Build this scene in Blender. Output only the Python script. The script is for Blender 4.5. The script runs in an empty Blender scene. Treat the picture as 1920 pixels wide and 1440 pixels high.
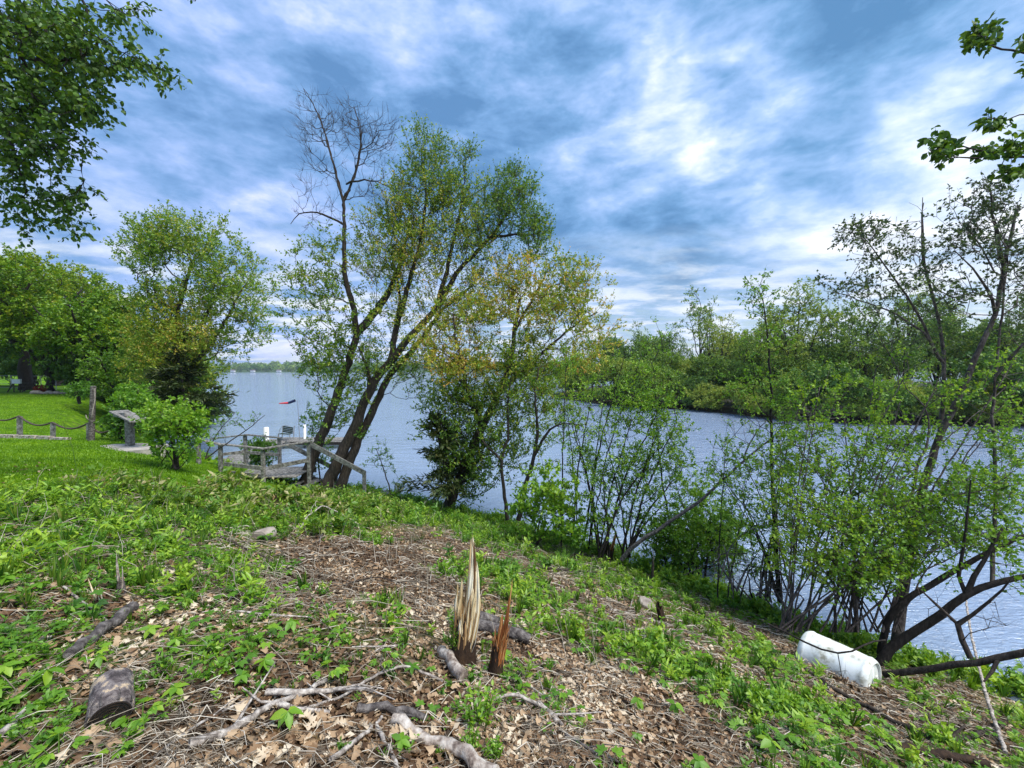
import bpy, math, random
import numpy as np
from math import radians as R
random.seed(7); rng = np.random.default_rng(7)
S = bpy.context.scene
C = S.collection

# ------------------------------------------------------------------ camera, world, sun, exposure
F = 760.0; CX, CY = 960.0, 720.0; CAMZ = 4.8; PITCH = math.atan(26/760)
cam = bpy.data.cameras.new('camera'); cam.sensor_width = 36; cam.lens = 36*F/1920
cam.clip_start = .05; cam.clip_end = 9000
co = bpy.data.objects.new('camera', cam); C.objects.link(co)
co.location = (0, 0, CAMZ); co.rotation_euler = (math.pi/2-PITCH, 0, 0)
S.camera = co
S.view_settings.view_transform = 'Standard'; S.view_settings.look = 'None'
S.view_settings.exposure = 0.60; S.view_settings.gamma = 1
S.view_settings.use_curve_mapping = False

def pixdir(px, py):
    v = np.array([(px-CX)/F, 1.0, (CY-py)/F]); c, s = math.cos(PITCH), math.sin(PITCH)
    return np.array([v[0], v[1]*c+v[2]*s, -v[1]*s+v[2]*c])
def P(px, py, d):
    v = pixdir(px, py); v = v/v[1]*d
    return np.array([v[0], v[1], v[2]+CAMZ])

SUN_EL, SUN_AZ = 58.0, 120.0     # azimuth clockwise from +Y (view direction)
w = bpy.data.worlds.new('World'); S.world = w; w.use_nodes = True
def world_nodes():
    nt = w.node_tree; N = nt.nodes; L = nt.links; N.clear()
    out = N.new('ShaderNodeOutputWorld')
    sky = N.new('ShaderNodeTexSky'); sky.sky_type = 'NISHITA'; sky.sun_disc = False
    sky.sun_elevation = R(SUN_EL); sky.sun_rotation = R(SUN_AZ)
    tc = N.new('ShaderNodeTexCoord')
    def math_(op, a, b=None, c=None, clamp=False):
        n = N.new('ShaderNodeMath'); n.operation = op; n.use_clamp = clamp
        for i, v in enumerate((a, b, c)):
            if v is None: continue
            if isinstance(v, (int, float)): n.inputs[i].default_value = v
            else: L.new(v, n.inputs[i])
        return n.outputs[0]
    sep = N.new('ShaderNodeSeparateXYZ'); L.new(tc.outputs['Generated'], sep.inputs[0])
    def layer(off):
        den = math_('ADD', math_('MAXIMUM', sep.outputs['Z'], 0.0), off)
        u = math_('DIVIDE', sep.outputs['X'], den); v = math_('DIVIDE', sep.outputs['Y'], den)
        cmb = N.new('ShaderNodeCombineXYZ'); L.new(u, cmb.inputs[0]); L.new(v, cmb.inputs[1]); return cmb
    high = layer(.42); low = layer(.11)
    def mapping(sc, rot=0, loc=(0, 0, 0), src=None):
        m = N.new('ShaderNodeMapping'); L.new((src or high).outputs[0], m.inputs[0])
        m.inputs['Scale'].default_value = sc; m.inputs['Rotation'].default_value = (0, 0, R(rot)); m.inputs['Location'].default_value = loc
        return m.outputs[0]
    def noise(vec, s, det, rough, dist=0):
        n = N.new('ShaderNodeTexNoise'); n.inputs['Scale'].default_value = s; n.inputs['Detail'].default_value = det
        n.inputs['Roughness'].default_value = rough; n.inputs['Distortion'].default_value = dist
        L.new(vec, n.inputs['Vector']); return n.outputs['Fac']
    # soft big masses, streaked toward the upper right, plus puffs
    nd = N.new('ShaderNodeVectorMath'); nd.operation = 'NORMALIZE'; L.new(tc.outputs['Generated'], nd.inputs[0])
    md = N.new('ShaderNodeMapping'); L.new(nd.outputs[0], md.inputs[0]); md.inputs['Scale'].default_value = (2.0, 2.0, 5.0); md.inputs['Rotation'].default_value = (0, R(8), 0)
    md2 = N.new('ShaderNodeMapping'); L.new(nd.outputs[0], md2.inputs[0]); md2.inputs['Scale'].default_value = (3.2, 3.2, 7.5); md2.inputs['Rotation'].default_value = (R(10), R(28), 0)
    n1 = noise(md.outputs[0], 1.35, 5, .5, .1)
    n2 = noise(md2.outputs[0], 2.3, 8, .58, .2)
    val = math_('MULTIPLY_ADD', math_('ADD', math_('MULTIPLY', n1, .5), math_('MULTIPLY', n2, .5)), 1.35, -.185)
    n4 = noise(md2.outputs[0], 7.5, 7, .62, .1)
    val = math_('ADD', val, math_('MULTIPLY_ADD', n4, .17, -.085))
    n3 = noise(mapping((1.0, 1.6, 1), 4, (4, 2, 0), low), 1.7, 6, .6, .2)
    blobs = [(1250, 85, 95, .15), (1320, 190, 60, .16), (1370, 250, 45, .12), (1230, 130, 50, .12), (1400, 110, 55, .10), (1170, 300, 70, .11), (1250, 335, 70, .10), (1420, 365, 90, .14),
             (780, 25, 110, .14), (590, 60, 200, .04), (400, 100, 200, .0), (1700, 280, 55, .12), (1840, 330, 170, .17), (1760, 190, 60, .08),
             (490, 470, 150, .08), (130, 600, 200, .03), (740, 120, 90, .03), (1600, 470, 200, .14), (1850, 500, 200, .12), (1350, 570, 260, .08), (960, 100, 60, .06), (1000,520,150,.06),
             (1130, 185, 100, -.08), (950, 400, 160, -.11), (1150, 410, 130, -.10), (300, 370, 190, -.07), (1600, 60, 190, -.10), (1500, 260, 120, -.08), (1320, 440, 90, -.09),
             (1700, 120, 120, -.03), (130, 260, 170, -.05), (850, 230, 130, -.06), (680, 330, 160, -.05), (1350, 20, 90, -.03)]
    nrm = N.new('ShaderNodeVectorMath'); nrm.operation = 'NORMALIZE'; L.new(tc.outputs['Generated'], nrm.inputs[0])
    # let the blobs' edges follow the cloud texture
    wob = N.new('ShaderNodeTexNoise'); wob.inputs['Scale'].default_value = 5; wob.inputs['Detail'].default_value = 4
    L.new(tc.outputs['Generated'], wob.inputs['Vector'])
    ws = N.new('ShaderNodeVectorMath'); ws.operation = 'SUBTRACT'; L.new(wob.outputs['Color'], ws.inputs[0]); ws.inputs[1].default_value = (.5, .5, .5)
    wm = N.new('ShaderNodeVectorMath'); wm.operation = 'MULTIPLY_ADD'; L.new(ws.outputs[0], wm.inputs[0]); wm.inputs[1].default_value = (.35, .35, .35); L.new(nrm.outputs[0], wm.inputs[2])
    for (px, py, r, wt) in blobs:
        c = pixdir(px, py); ln = np.linalg.norm(c); c = c/ln
        ang = r/F/ln
        d = N.new('ShaderNodeVectorMath'); d.operation = 'DISTANCE'; L.new(wm.outputs[0], d.inputs[0]); d.inputs[1].default_value = tuple(c)
        q = math_('MULTIPLY', d.outputs['Value'], 1/ang)
        g = math_('POWER', 2.718, math_('MULTIPLY', math_('MULTIPLY', q, q), -.8))
        val = math_('MULTIPLY_ADD', g, wt*.8, val)
    ramp = N.new('ShaderNodeValToRGB'); L.new(val, ramp.inputs[0]); cr = ramp.color_ramp
    K = .81
    stops = [(p_, tuple(q_*K for q_ in c_)) for p_, c_ in [(.33, (.10, .25, .48)), (.44, (.17, .36, .64)), (.53, (.27, .46, .78)), (.61, (.40, .58, .90)), (.71, (.66, .79, .99)), (.83, (1.02, 1.04, 1.1))]]
    cr.elements[0].position = stops[0][0]; cr.elements[0].color = (*stops[0][1], 1)
    cr.elements[1].position = stops[-1][0]; cr.elements[1].color = (*stops[-1][1], 1)
    for p_, c_ in stops[1:-1]:
        e = cr.elements.new(p_); e.color = (*c_, 1)
    # left part of the sky a little more lavender
    tint = N.new('ShaderNodeMix'); tint.data_type = 'RGBA'; tint.blend_type = 'MULTIPLY'
    lf = math_('MULTIPLY_ADD', sep.outputs['X'], -.9, .55, clamp=True)
    L.new(lf, tint.inputs[0]); L.new(ramp.outputs[0], tint.inputs[6]); tint.inputs[7].default_value = (1.13, 1.0, 1.04, 1)
    b1 = N.new('ShaderNodeBackground'); L.new(sky.outputs[0], b1.inputs[0]); b1.inputs[1].default_value = .10
    b2 = N.new('ShaderNodeBackground'); L.new(tint.outputs[2], b2.inputs[0]); b2.inputs[1].default_value = 1.0
    # lower sky: rows of pale puffs with blue gaps between, clearer to the right
    lowmask = math_('MULTIPLY_ADD', sep.outputs['Z'], -5.5, 1.75, clamp=True)
    pf = math_('MULTIPLY', lowmask, math_('MULTIPLY_ADD', n3, 5.5, -2.35, clamp=True))
    puff = N.new('ShaderNodeMix'); puff.data_type = 'RGBA'
    L.new(pf, puff.inputs[0]); L.new(tint.outputs[2], puff.inputs[6]); puff.inputs[7].default_value = (.62, .67, .73, 1)
    L.new(puff.outputs[2], b2.inputs[0])
    right = math_('MULTIPLY_ADD', sep.outputs['X'], 2.2, .75, clamp=True)
    gap = math_('MULTIPLY', math_('MULTIPLY', lowmask, right), math_('MULTIPLY_ADD', n3, -8, 4.1, clamp=True))
    fac = math_('SUBTRACT', 1.0, math_('MULTIPLY', gap, .85))
    mx = N.new('ShaderNodeMixShader'); L.new(fac, mx.inputs[0]); L.new(b1.outputs[0], mx.inputs[1]); L.new(b2.outputs[0], mx.inputs[2])
    L.new(mx.outputs[0], out.inputs[0])
world_nodes()
sl = bpy.data.lights.new('sun', 'SUN'); sl.energy = 3.6; sl.angle = R(32); sl.color = (1, .95, .86)
so = bpy.data.objects.new('sun', sl); C.objects.link(so)
so.rotation_euler = (R(90-SUN_EL), 0, R(180-SUN_AZ)); so.location = (0, 0, 30)

# ------------------------------------------------------------------ helpers: materials
def mat_new(name):
    m = bpy.data.materials.new(name); m.use_nodes = True
    nt = m.node_tree; nt.nodes.clear(); return m, nt.nodes, nt.links
def _ramp(N, L, src, stops):
    r = N.new('ShaderNodeValToRGB'); L.new(src, r.inputs[0]); cr = r.color_ramp
    while len(cr.elements) < len(stops): cr.elements.new(.5)
    for e, (p, c) in zip(cr.elements, stops): e.position = p; e.color = (*c, 1)
    return r.outputs[0]
def _noise(N, L, scale, det=4, rough=.55, vec=None, dist=0):
    n = N.new('ShaderNodeTexNoise'); n.inputs['Scale'].default_value = scale; n.inputs['Detail'].default_value = det
    n.inputs['Roughness'].default_value = rough; n.inputs['Distortion'].default_value = dist
    if vec is not None: L.new(vec, n.inputs['Vector'])
    return n.outputs['Fac']
def _coord(N, L, kind='Object', scale=(1, 1, 1), rot=(0, 0, 0)):
    t = N.new('ShaderNodeTexCoord'); m = N.new('ShaderNodeMapping'); L.new(t.outputs[kind], m.inputs[0])
    m.inputs['Scale'].default_value = scale; m.inputs['Rotation'].default_value = rot
    return m.outputs[0]
def mat_leaf(name, stops, transl=.38, gloss=.12, vary=0):
    m, N, L = mat_new(name)
    a = N.new('ShaderNodeAttribute'); a.attribute_name = 'tint'; src = a.outputs['Fac']
    if vary:
        oi = N.new('ShaderNodeObjectInfo'); q = N.new('ShaderNodeMath'); q.operation = 'MULTIPLY_ADD'; L.new(oi.outputs['Random'], q.inputs[0]); q.inputs[1].default_value = vary; q.inputs[2].default_value = -vary*.5
        s_ = N.new('ShaderNodeMath'); s_.operation = 'ADD'; L.new(q.outputs[0], s_.inputs[0]); L.new(src, s_.inputs[1]); src = s_.outputs[0]
    col = _ramp(N, L, src, stops)
    d = N.new('ShaderNodeBsdfDiffuse'); L.new(col, d.inputs[0])
    t = N.new('ShaderNodeBsdfTranslucent')
    br = N.new('ShaderNodeMix'); br.data_type = 'RGBA'; br.blend_type = 'MULTIPLY'; br.inputs[0].default_value = 1
    L.new(col, br.inputs[6]); br.inputs[7].default_value = (1.5, 1.35, .7, 1); L.new(br.outputs[2], t.inputs[0])
    mx = N.new('ShaderNodeMixShader'); mx.inputs[0].default_value = transl; L.new(d.outputs[0], mx.inputs[1]); L.new(t.outputs[0], mx.inputs[2])
    g = N.new('ShaderNodeBsdfGlossy'); g.inputs['Roughness'].default_value = .5; g.inputs[0].default_value = (.6, .65, .6, 1)
    m2 = N.new('ShaderNodeMixShader'); m2.inputs[0].default_value = gloss*.45; L.new(mx.outputs[0], m2.inputs[1]); L.new(g.outputs[0], m2.inputs[2])
    o = N.new('ShaderNodeOutputMaterial'); L.new(m2.outputs[0], o.inputs[0]); return m
def mat_tex(name, stops, scale=8, coord_scale=(1, 1, 1), rough=.85, bump=.3, bump_dist=.01, det=6, attr=None, spec=.3, nrough=.6):
    m, N, L = mat_new(name)
    vec = _coord(N, L, 'Object', coord_scale)
    n = _noise(N, L, scale, det, nrough, vec)
    src = n
    if attr:
        a = N.new('ShaderNodeAttribute'); a.attribute_name = attr
        s = N.new('ShaderNodeMath'); s.operation = 'MULTIPLY_ADD'; L.new(n, s.inputs[0]); s.inputs[1].default_value = .6
        b = N.new('ShaderNodeMath'); b.operation = 'MULTIPLY_ADD'; L.new(a.outputs['Fac'], b.inputs[0]); b.inputs[1].default_value = .6; b.inputs[2].default_value = -.1
        L.new(b.outputs[0], s.inputs[2]); src = s.outputs[0]
    col = _ramp(N, L, src, stops)
    p = N.new('ShaderNodeBsdfPrincipled'); L.new(col, p.inputs['Base Color']); p.inputs['Roughness'].default_value = rough
    p.inputs['Specular IOR Level'].default_value = spec
    if bump:
        n2 = _noise(N, L, scale*2.3, det, .65, vec)
        b = N.new('ShaderNodeBump'); b.inputs['Strength'].default_value = bump; b.inputs['Distance'].default_value = bump_dist
        L.new(n2, b.inputs['Height']); L.new(b.outputs[0], p.inputs['Normal'])
    o = N.new('ShaderNodeOutputMaterial'); L.new(p.outputs[0], o.inputs[0]); return m

G_ = lambda r, g, b: (r, g, b)
M = {}
M['leaf_main'] = mat_leaf('leaf_green_to_orange', [(0, (.065, .16, .014)), (.3, (.16, .30, .020)), (.55, (.31, .40, .03)), (.78, (.50, .43, .06)), (1, (.64, .38, .10))])
M['leaf_fresh'] = mat_leaf('leaf_fresh_green', [(0, (.04, .12, .014)), (.4, (.10, .25, .018)), (.75, (.18, .37, .022)), (1, (.29, .46, .03))], .42)
M['leaf_mid'] = mat_leaf('leaf_mid_green', [(0, (.06, .17, .014)), (.5, (.18, .36, .022)), (1, (.36, .52, .04))])
M['leaf_dark'] = mat_leaf('leaf_dark_green', [(0, (.03, .08, .010)), (.5, (.075, .17, .014)), (1, (.17, .28, .02))], .28)
M['leaf_yard'] = mat_leaf('leaf_yard_green', [(0, (.04, .12, .004)), (.5, (.12, .25, .006)), (.8, (.24, .35, .010)), (1, (.36, .38, .02))], .3, vary=.3)
M['leaf_far'] = mat_leaf('leaf_far_green', [(0, (.05, .13, .022)), (.3, (.11, .22, .026)), (.6, (.22, .34, .035)), (1, (.38, .42, .07))], .3, vary=.75)
M['leaf_olive'] = mat_leaf('leaf_dark_olive', [(0, (.03, .05, .022)), (.5, (.06, .10, .035)), (1, (.12, .19, .04))], .3)
M['needle'] = mat_leaf('needle_dark', [(0, (.02, .04, .01)), (.5, (.045, .07, .015)), (1, (.10, .10, .03))], .15)
M['leaf_red'] = mat_leaf('leaf_red', [(0, (.12, .01, .01)), (1, (.3, .03, .02))], .2)
M['grass'] = mat_leaf('grass_blade', [(0, (.03, .11, .008)), (.5, (.10, .21, .012)), (.85, (.22, .32, .03)), (1, (.42, .38, .18))], .35)
M['lawn_grass'] = mat_leaf('lawn_blade', [(0, (.08, .18, .002)), (.5, (.17, .33, .003)), (1, (.30, .46, .008))], .3)
M['litter'] = mat_leaf('dry_leaf', [(0, (.035, .02, .012)), (.3, (.11, .062, .034)), (.55, (.25, .155, .088)), (.8, (.48, .34, .21)), (1, (.68, .58, .44))], .15, .05)
M['straw'] = mat_leaf('dry_straw', [(0, (.07, .055, .04)), (.4, (.20, .165, .125)), (.75, (.42, .36, .28)), (1, (.70, .64, .54))], .05, .05)
M['bark'] = mat_tex('bark_brown', [(.25, (.014, .011, .009)), (.5, (.05, .038, .03)), (.75, (.12, .095, .075))], 9, (3, 3, .6), bump=.8, bump_dist=.03)
M['bark_dark'] = mat_tex('bark_dark', [(.25, (.008, .007, .006)), (.5, (.025, .02, .017)), (.8, (.065, .052, .045))], 9, (3, 3, .6), bump=.8, bump_dist=.02)
M['bark_grey'] = mat_tex('bark_grey', [(.3, (.025, .02, .02)), (.5, (.11, .095, .09)), (.68, (.27, .245, .23))], 24, (1, 1, 1), bump=1, bump_dist=.02, det=9)
M['bark_slim'] = mat_tex('bark_grey_brown', [(.3, (.03, .022, .02)), (.5, (.09, .072, .065)), (.7, (.20, .17, .155))], 20, (1, 1, .5), bump=1, bump_dist=.02, det=8)
M['bark_moss'] = mat_tex('bark_moss', [(.3, (.02, .016, .012)), (.48, (.055, .042, .03)), (.6, (.05, .075, .015)), (.8, (.09, .13, .02))], 5, (2, 2, 1), bump=.8, bump_dist=.03)
M['deadwood'] = mat_tex('dead_wood', [(.3, (.07, .055, .045)), (.47, (.30, .26, .23)), (.62, (.58, .53, .48))], 26, (1, 1, 1), bump=.9, bump_dist=.012, det=9)
M['palewood'] = mat_tex('pale_wood', [(.3, (.07, .05, .04)), (.42, (.22, .17, .14)), (.52, (.42, .36, .31)), (.68, (.66, .61, .55))], 16, (1, 1, 1), bump=.9, bump_dist=.015, det=10)
M['weathered'] = mat_tex('weathered_timber', [(.32, (.05, .045, .04)), (.5, (.19, .18, .165)), (.68, (.36, .345, .33))], 14, (1, 1, 1), bump=.4, bump_dist=.005, rough=.8)
M['cream'] = mat_tex('fresh_split_wood', [(.2, (.42, .28, .12)), (.45, (.72, .58, .34)), (.75, (.90, .84, .66))], 22, (3, 3, .25), bump=.5, bump_dist=.01, attr='tint')
M['tanwood'] = mat_tex('tan_split_wood', [(.15, (.09, .045, .02)), (.45, (.36, .21, .09)), (.8, (.62, .44, .22))], 22, (3, 3, .25), bump=.5, bump_dist=.01, attr='tint')
M['orangewood'] = mat_tex('orange_split_wood', [(.15, (.09, .022, .006)), (.42, (.36, .12, .03)), (.75, (.66, .36, .14))], 22, (3, 3, .25), bump=.5, bump_dist=.01, attr='tint')
M['wetbark'] = mat_tex('wet_bark', [(.3, (.012, .008, .006)), (.6, (.05, .028, .016)), (.85, (.10, .06, .03))], 16, (2, 2, .5), bump=.8, bump_dist=.02)
M['moss'] = mat_tex('moss', [(.3, (.03, .06, .008)), (.7, (.10, .16, .015))], 30, bump=.8, bump_dist=.01)
M['stone'] = mat_tex('stone', [(.3, (.16, .13, .11)), (.55, (.36, .31, .27)), (.8, (.55, .50, .45))], 7, bump=.5, bump_dist=.01)
M['concrete'] = mat_tex('concrete', [(.3, (.24, .22, .19)), (.6, (.42, .39, .35)), (.8, (.55, .52, .47))], 5, bump=.3)
M['white_plastic'] = mat_tex('white_plastic', [(.34, (.30, .29, .22)), (.42, (.62, .63, .57)), (.50, (.80, .83, .80)), (.66, (.86, .88, .86))], 5.5, (1, 1, 1), rough=.42, bump=.08, spec=.5, det=8)
M['white_paint'] = mat_tex('white_paint', [(.2, (.62, .64, .66)), (.6, (.82, .84, .86))], 4, bump=0)
M['metal'] = mat_tex('grey_metal', [(.2, (.14, .15, .16)), (.7, (.30, .31, .33))], 6, rough=.4, bump=0, spec=.6)
M['dark_board'] = mat_tex('dark_board', [(.3, (.015, .03, .02)), (.7, (.04, .065, .045))], 8, bump=.2)
M['rope'] = mat_tex('rope', [(.3, (.04, .03, .025)), (.7, (.13, .10, .08))], 60, bump=.8)
M['red_cloth'] = mat_tex('red_cloth', [(.3, (.65, .03, .04)), (.7, (.8, .08, .10))], 5, bump=0)
M['navy_cloth'] = mat_tex('navy_cloth', [(.3, (.012, .02, .07)), (.7, (.03, .045, .12))], 5, bump=0)
M['rooftile'] = mat_tex('roof', [(.3, (.10, .08, .07)), (.7, (.18, .15, .13))], 5, bump=0)
M['glass'] = mat_tex('window_glass', [(.3, (.02, .025, .03)), (.7, (.05, .06, .07))], 2, rough=.1, bump=0, spec=.6)

# ------------------------------------------------------------------ helpers: objects
def thing(name, label, cat, loc=(0, 0, 0), group=None):
    o = bpy.data.objects.new(name, None); C.objects.link(o); o.location = loc; o.empty_display_size = .2
    o['label'] = label; o['category'] = cat
    if group: o['group'] = group
    return o
def tag(o, label=None, cat=None, group=None, kind=None):
    if label: o['label'] = label
    if cat: o['category'] = cat
    if group: o['group'] = group
    if kind: o['kind'] = kind
    return o
class MB:
    def __init__(s): s.v = []; s.f3 = []; s.f4 = []; s.t3 = []; s.t4 = []; s.n = 0
    def add(s, v, f, tint=.5):
        v = np.asarray(v, float).reshape(-1, 3); f = np.asarray(f, int)
        if not len(v) or not len(f): return
        k = f.shape[1]; (s.f3 if k == 3 else s.f4).append(f+s.n)
        tt = np.broadcast_to(np.asarray(tint, float), (len(f),)); (s.t3 if k == 3 else s.t4).append(tt)
        s.v.append(v); s.n += len(v)
    def mesh(s, name, mat, smooth=True, origin=(0, 0, 0)):
        v = (np.concatenate(s.v) if s.v else np.zeros((0, 3))) - np.asarray(origin, float)
        f3 = np.concatenate(s.f3) if s.f3 else np.zeros((0, 3), int); f4 = np.concatenate(s.f4) if s.f4 else np.zeros((0, 4), int)
        t = np.concatenate(s.t3+s.t4) if (s.t3 or s.t4) else np.zeros(0)
        me = bpy.data.meshes.new(name)
        me.vertices.add(len(v)); me.vertices.foreach_set('co', v.astype(np.float32).ravel())
        nl = len(f3)*3+len(f4)*4; me.loops.add(nl)
        me.loops.foreach_set('vertex_index', np.concatenate([f3.ravel(), f4.ravel()]).astype(np.int32))
        me.polygons.add(len(f3)+len(f4))
        st = np.concatenate([np.arange(len(f3))*3, len(f3)*3+np.arange(len(f4))*4])
        me.polygons.foreach_set('loop_start', st.astype(np.int32))
        me.polygons.foreach_set('use_smooth', np.full(len(st), smooth, bool))
        me.update(calc_edges=True)
        a = me.attributes.new('tint', 'FLOAT', 'FACE'); a.data.foreach_set('value', np.clip(t, 0, 1).astype(np.float32))
        if isinstance(mat, str): mat = M[mat]
        me.materials.append(mat); return me
    def build(s, name, mat, parent=None, smooth=True, origin=None):
        if origin is None: origin = tuple(parent.location) if parent is not None and parent.type == 'EMPTY' and parent.parent is None else (0, 0, 0)
        o = bpy.data.objects.new(name, s.mesh(name, mat, smooth, origin)); C.objects.link(o)
        if parent is not None: o.parent = parent
        return o
def nz(v): v = np.asarray(v, float); return v/(np.linalg.norm(v, axis=-1, keepdims=True)+1e-9)
def tube(mb, pts, rad, n=6, tint=.5, cap=True, lump=0):
    pts = np.asarray(pts, float); k = len(pts); rad = np.broadcast_to(np.asarray(rad, float), (k,))
    t = np.gradient(pts, axis=0); t = nz(t)
    ref = np.array([0, 0, 1.]) if abs(t[:, 2]).mean() < .8 else np.array([1., 0, 0])
    a = nz(np.cross(t, ref)); b = np.cross(t, a)
    th = np.arange(n)/n*2*math.pi
    rr = rad[:, None]*(1+lump*(rng.random((k, n))-.5)*2) if lump else np.repeat(rad[:, None], n, 1)
    v = pts[:, None]+rr[..., None]*(np.cos(th)[None, :, None]*a[:, None]+np.sin(th)[None, :, None]*b[:, None])
    i = np.arange(k-1)[:, None]*n; j = np.arange(n)[None]; j2 = (j+1) % n
    f = np.stack([i+j, i+j2, i+n+j2, i+n+j], -1).reshape(-1, 4)
    mb.add(v.reshape(-1, 3), f, tint)
    if cap:
        for e, (c, sgn) in enumerate(((0, 1), (k-1, -1))):
            vv = np.vstack([v[c], pts[c][None]]); jj = np.arange(n)
            ff = np.stack([jj, (jj+1) % n, np.full(n, n)], -1)
            if sgn == 1: ff = ff[:, ::-1]
            mb.add(vv, ff, tint)
def sticks(mb, p0, p1, r0, r1, tint=.5):
    k = len(p0)
    if not k: return
    t = nz(p1-p0); ref = np.where(np.abs(t[:, 2:3]) > .9, np.array([[1., 0, 0]]), np.array([[0, 0, 1.]]))
    a = nz(np.cross(t, ref)); b = np.cross(t, a); r0 = np.broadcast_to(r0, (k,)); r1 = np.broadcast_to(r1, (k,))
    vs = []
    for p, r in ((p0, r0), (p1, r1)):
        for q in range(3):
            th = q*2.0944; vs.append(p+r[:, None]*(math.cos(th)*a+math.sin(th)*b))
    v = np.stack(vs, 1); base = np.arange(k)[:, None]*6
    f = np.concatenate([base+np.array([[q, (q+1) % 3, 3+(q+1) % 3, 3+q]]) for q in range(3)])
    mb.add(v.reshape(-1, 3), f, np.tile(np.broadcast_to(tint, (k,)), 3))
def rnd_dir(k): return nz(rng.normal(size=(k, 3)))
def leaves(mb, pos, dirv, size, tint, aspect=.55, up=.6, fold=.25, shape=2):
    """pos (k,3) leaf bases; folded diamonds (2 tris) or six-point leaves (4 tris)"""
    k = len(pos)
    if not k: return
    d = nz(dirv); nrm = nz(rnd_dir(k)+np.array([0, 0, up])); s = nz(np.cross(d, nrm)); nn = np.cross(s, d)
    size = np.broadcast_to(size, (k,))[:, None]; w = size*aspect*.5
    tint = np.broadcast_to(tint, (k,))
    if shape == 2:
        v = np.stack([pos, pos+d*size*.45+s*w+nn*w*fold, pos+d*size, pos+d*size*.45-s*w+nn*w*fold], 1)
        b = np.arange(k)[:, None]*4
        mb.add(v.reshape(-1, 3), np.concatenate([b+[[0, 1, 2]], b+[[0, 2, 3]]]), np.tile(tint, 2))
    else:
        v = np.stack([pos, pos+d*size*.3+s*w+nn*w*fold, pos+d*size*.68+s*w*.75+nn*w*fold*.6, pos+d*size-nn*size*.12,
                      pos+d*size*.68-s*w*.75+nn*w*fold*.6, pos+d*size*.3-s*w+nn*w*fold, pos+d*size*.5], 1)
        b = np.arange(k)[:, None]*7
        mb.add(v.reshape(-1, 3), np.concatenate([b+[[0, 1, 6]], b+[[1, 2, 6]], b+[[2, 3, 6]], b+[[3, 4, 6]], b+[[4, 5, 6]], b+[[5, 0, 6]]]), np.tile(tint, 6))
def box(mb, p0, p1, wd, ht, tint=.5, up=(0, 0, 1)):
    """bar from p0 to p1 with cross-section wd (side) x ht (up)"""
    p0 = np.asarray(p0, float); p1 = np.asarray(p1, float); t = nz(p1-p0); u = np.asarray(up, float)
    if abs(np.dot(t, u)) > .95: u = np.array([0, 1., 0])
    s = nz(np.cross(t, u)); u = np.cross(s, t)
    v = [p+s*wd*.5*a+u*ht*.5*b for p in (p0, p1) for a, b in ((-1, -1), (1, -1), (1, 1), (-1, 1))]
    mb.add(v, [[4, 5, 1, 0], [5, 6, 2, 1], [6, 7, 3, 2], [7, 4, 0, 3], [0, 1, 2, 3], [7, 6, 5, 4]], tint)
def bar(name, p0, p1, wd, ht, mat, parent, up=(0, 0, 1)):
    m = MB(); box(m, p0, p1, wd, ht, up=up); o = m.build(name, mat, parent, smooth=False)
    md = o.modifiers.new('bevel', 'BEVEL'); md.width = min(wd, ht)*.12; md.segments = 1; return o

def vnoise(x, y, seed=0):
    xi = np.floor(x).astype(np.int64); yi = np.floor(y).astype(np.int64); fx = x-xi; fy = y-yi
    fx = fx*fx*(3-2*fx); fy = fy*fy*(3-2*fy)
    def h(a, b):
        n = (a*374761393+b*668265263+seed*974711) & 0x7fffffff; n = ((n ^ (n >> 13))*1274126177) & 0x7fffffff
        return ((n ^ (n >> 16)) & 0xffff)/65535.0
    return (h(xi, yi)*(1-fx)+h(xi+1, yi)*fx)*(1-fy)+(h(xi, yi+1)*(1-fx)+h(xi+1, yi+1)*fx)*fy
def fbm(x, y, o=4, seed=0):
    s = 0; a = .5
    for i in range(o): s = s+a*vnoise(x*2**i, y*2**i, seed+i); a *= .5
    return s

# ------------------------------------------------------------------ terrain
SHORE = np.array([(-300, -80), (-300, 330), (-160, 210), (-80, 105), (-47, 58), (-33, 38), (-24.5, 27), (-18.5, 20.5), (-13.5, 17.2), (-9.5, 15.7), (-5, 14.6), (-2.3, 13.2),
                  (.6, 11.6), (2.6, 10.2), (4.7, 8.1), (6.2, 6.6), (7.8, 6.0), (10, 4.8), (14, 1.5), (22, -8), (40, -80)], float)
PEN = np.array([(7, 78), (7.5, 70), (13.4, 54), (22, 48.5), (26, 40), (30.4, 36), (43, 34), (60, 33), (130, 30), (260, 60), (260, 170), (60, 150), (20, 110)], float)
def sdist(x, y, poly):
    x = np.asarray(x, float); y = np.asarray(y, float); d2 = np.full(x.shape, 1e18); ins = np.zeros(x.shape, bool)
    n = len(poly)
    for i in range(n):
        ax, ay = poly[i]; bx, by = poly[(i+1) % n]; ex, ey = bx-ax, by-ay
        t = np.clip(((x-ax)*ex+(y-ay)*ey)/(ex*ex+ey*ey), 0, 1)
        d2 = np.minimum(d2, (x-ax-t*ex)**2+(y-ay-t*ey)**2)
        if ay != by:
            c = ((ay > y) != (by > y)) & (x < (bx-ax)*(y-ay)/(by-ay)+ax); ins ^= c
    return np.where(ins, 1, -1)*np.sqrt(d2)
def smin(a, b, k): h = np.clip(.5+.5*(b-a)/k, 0, 1); return b*(1-h)+a*h-k*h*(1-h)
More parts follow.
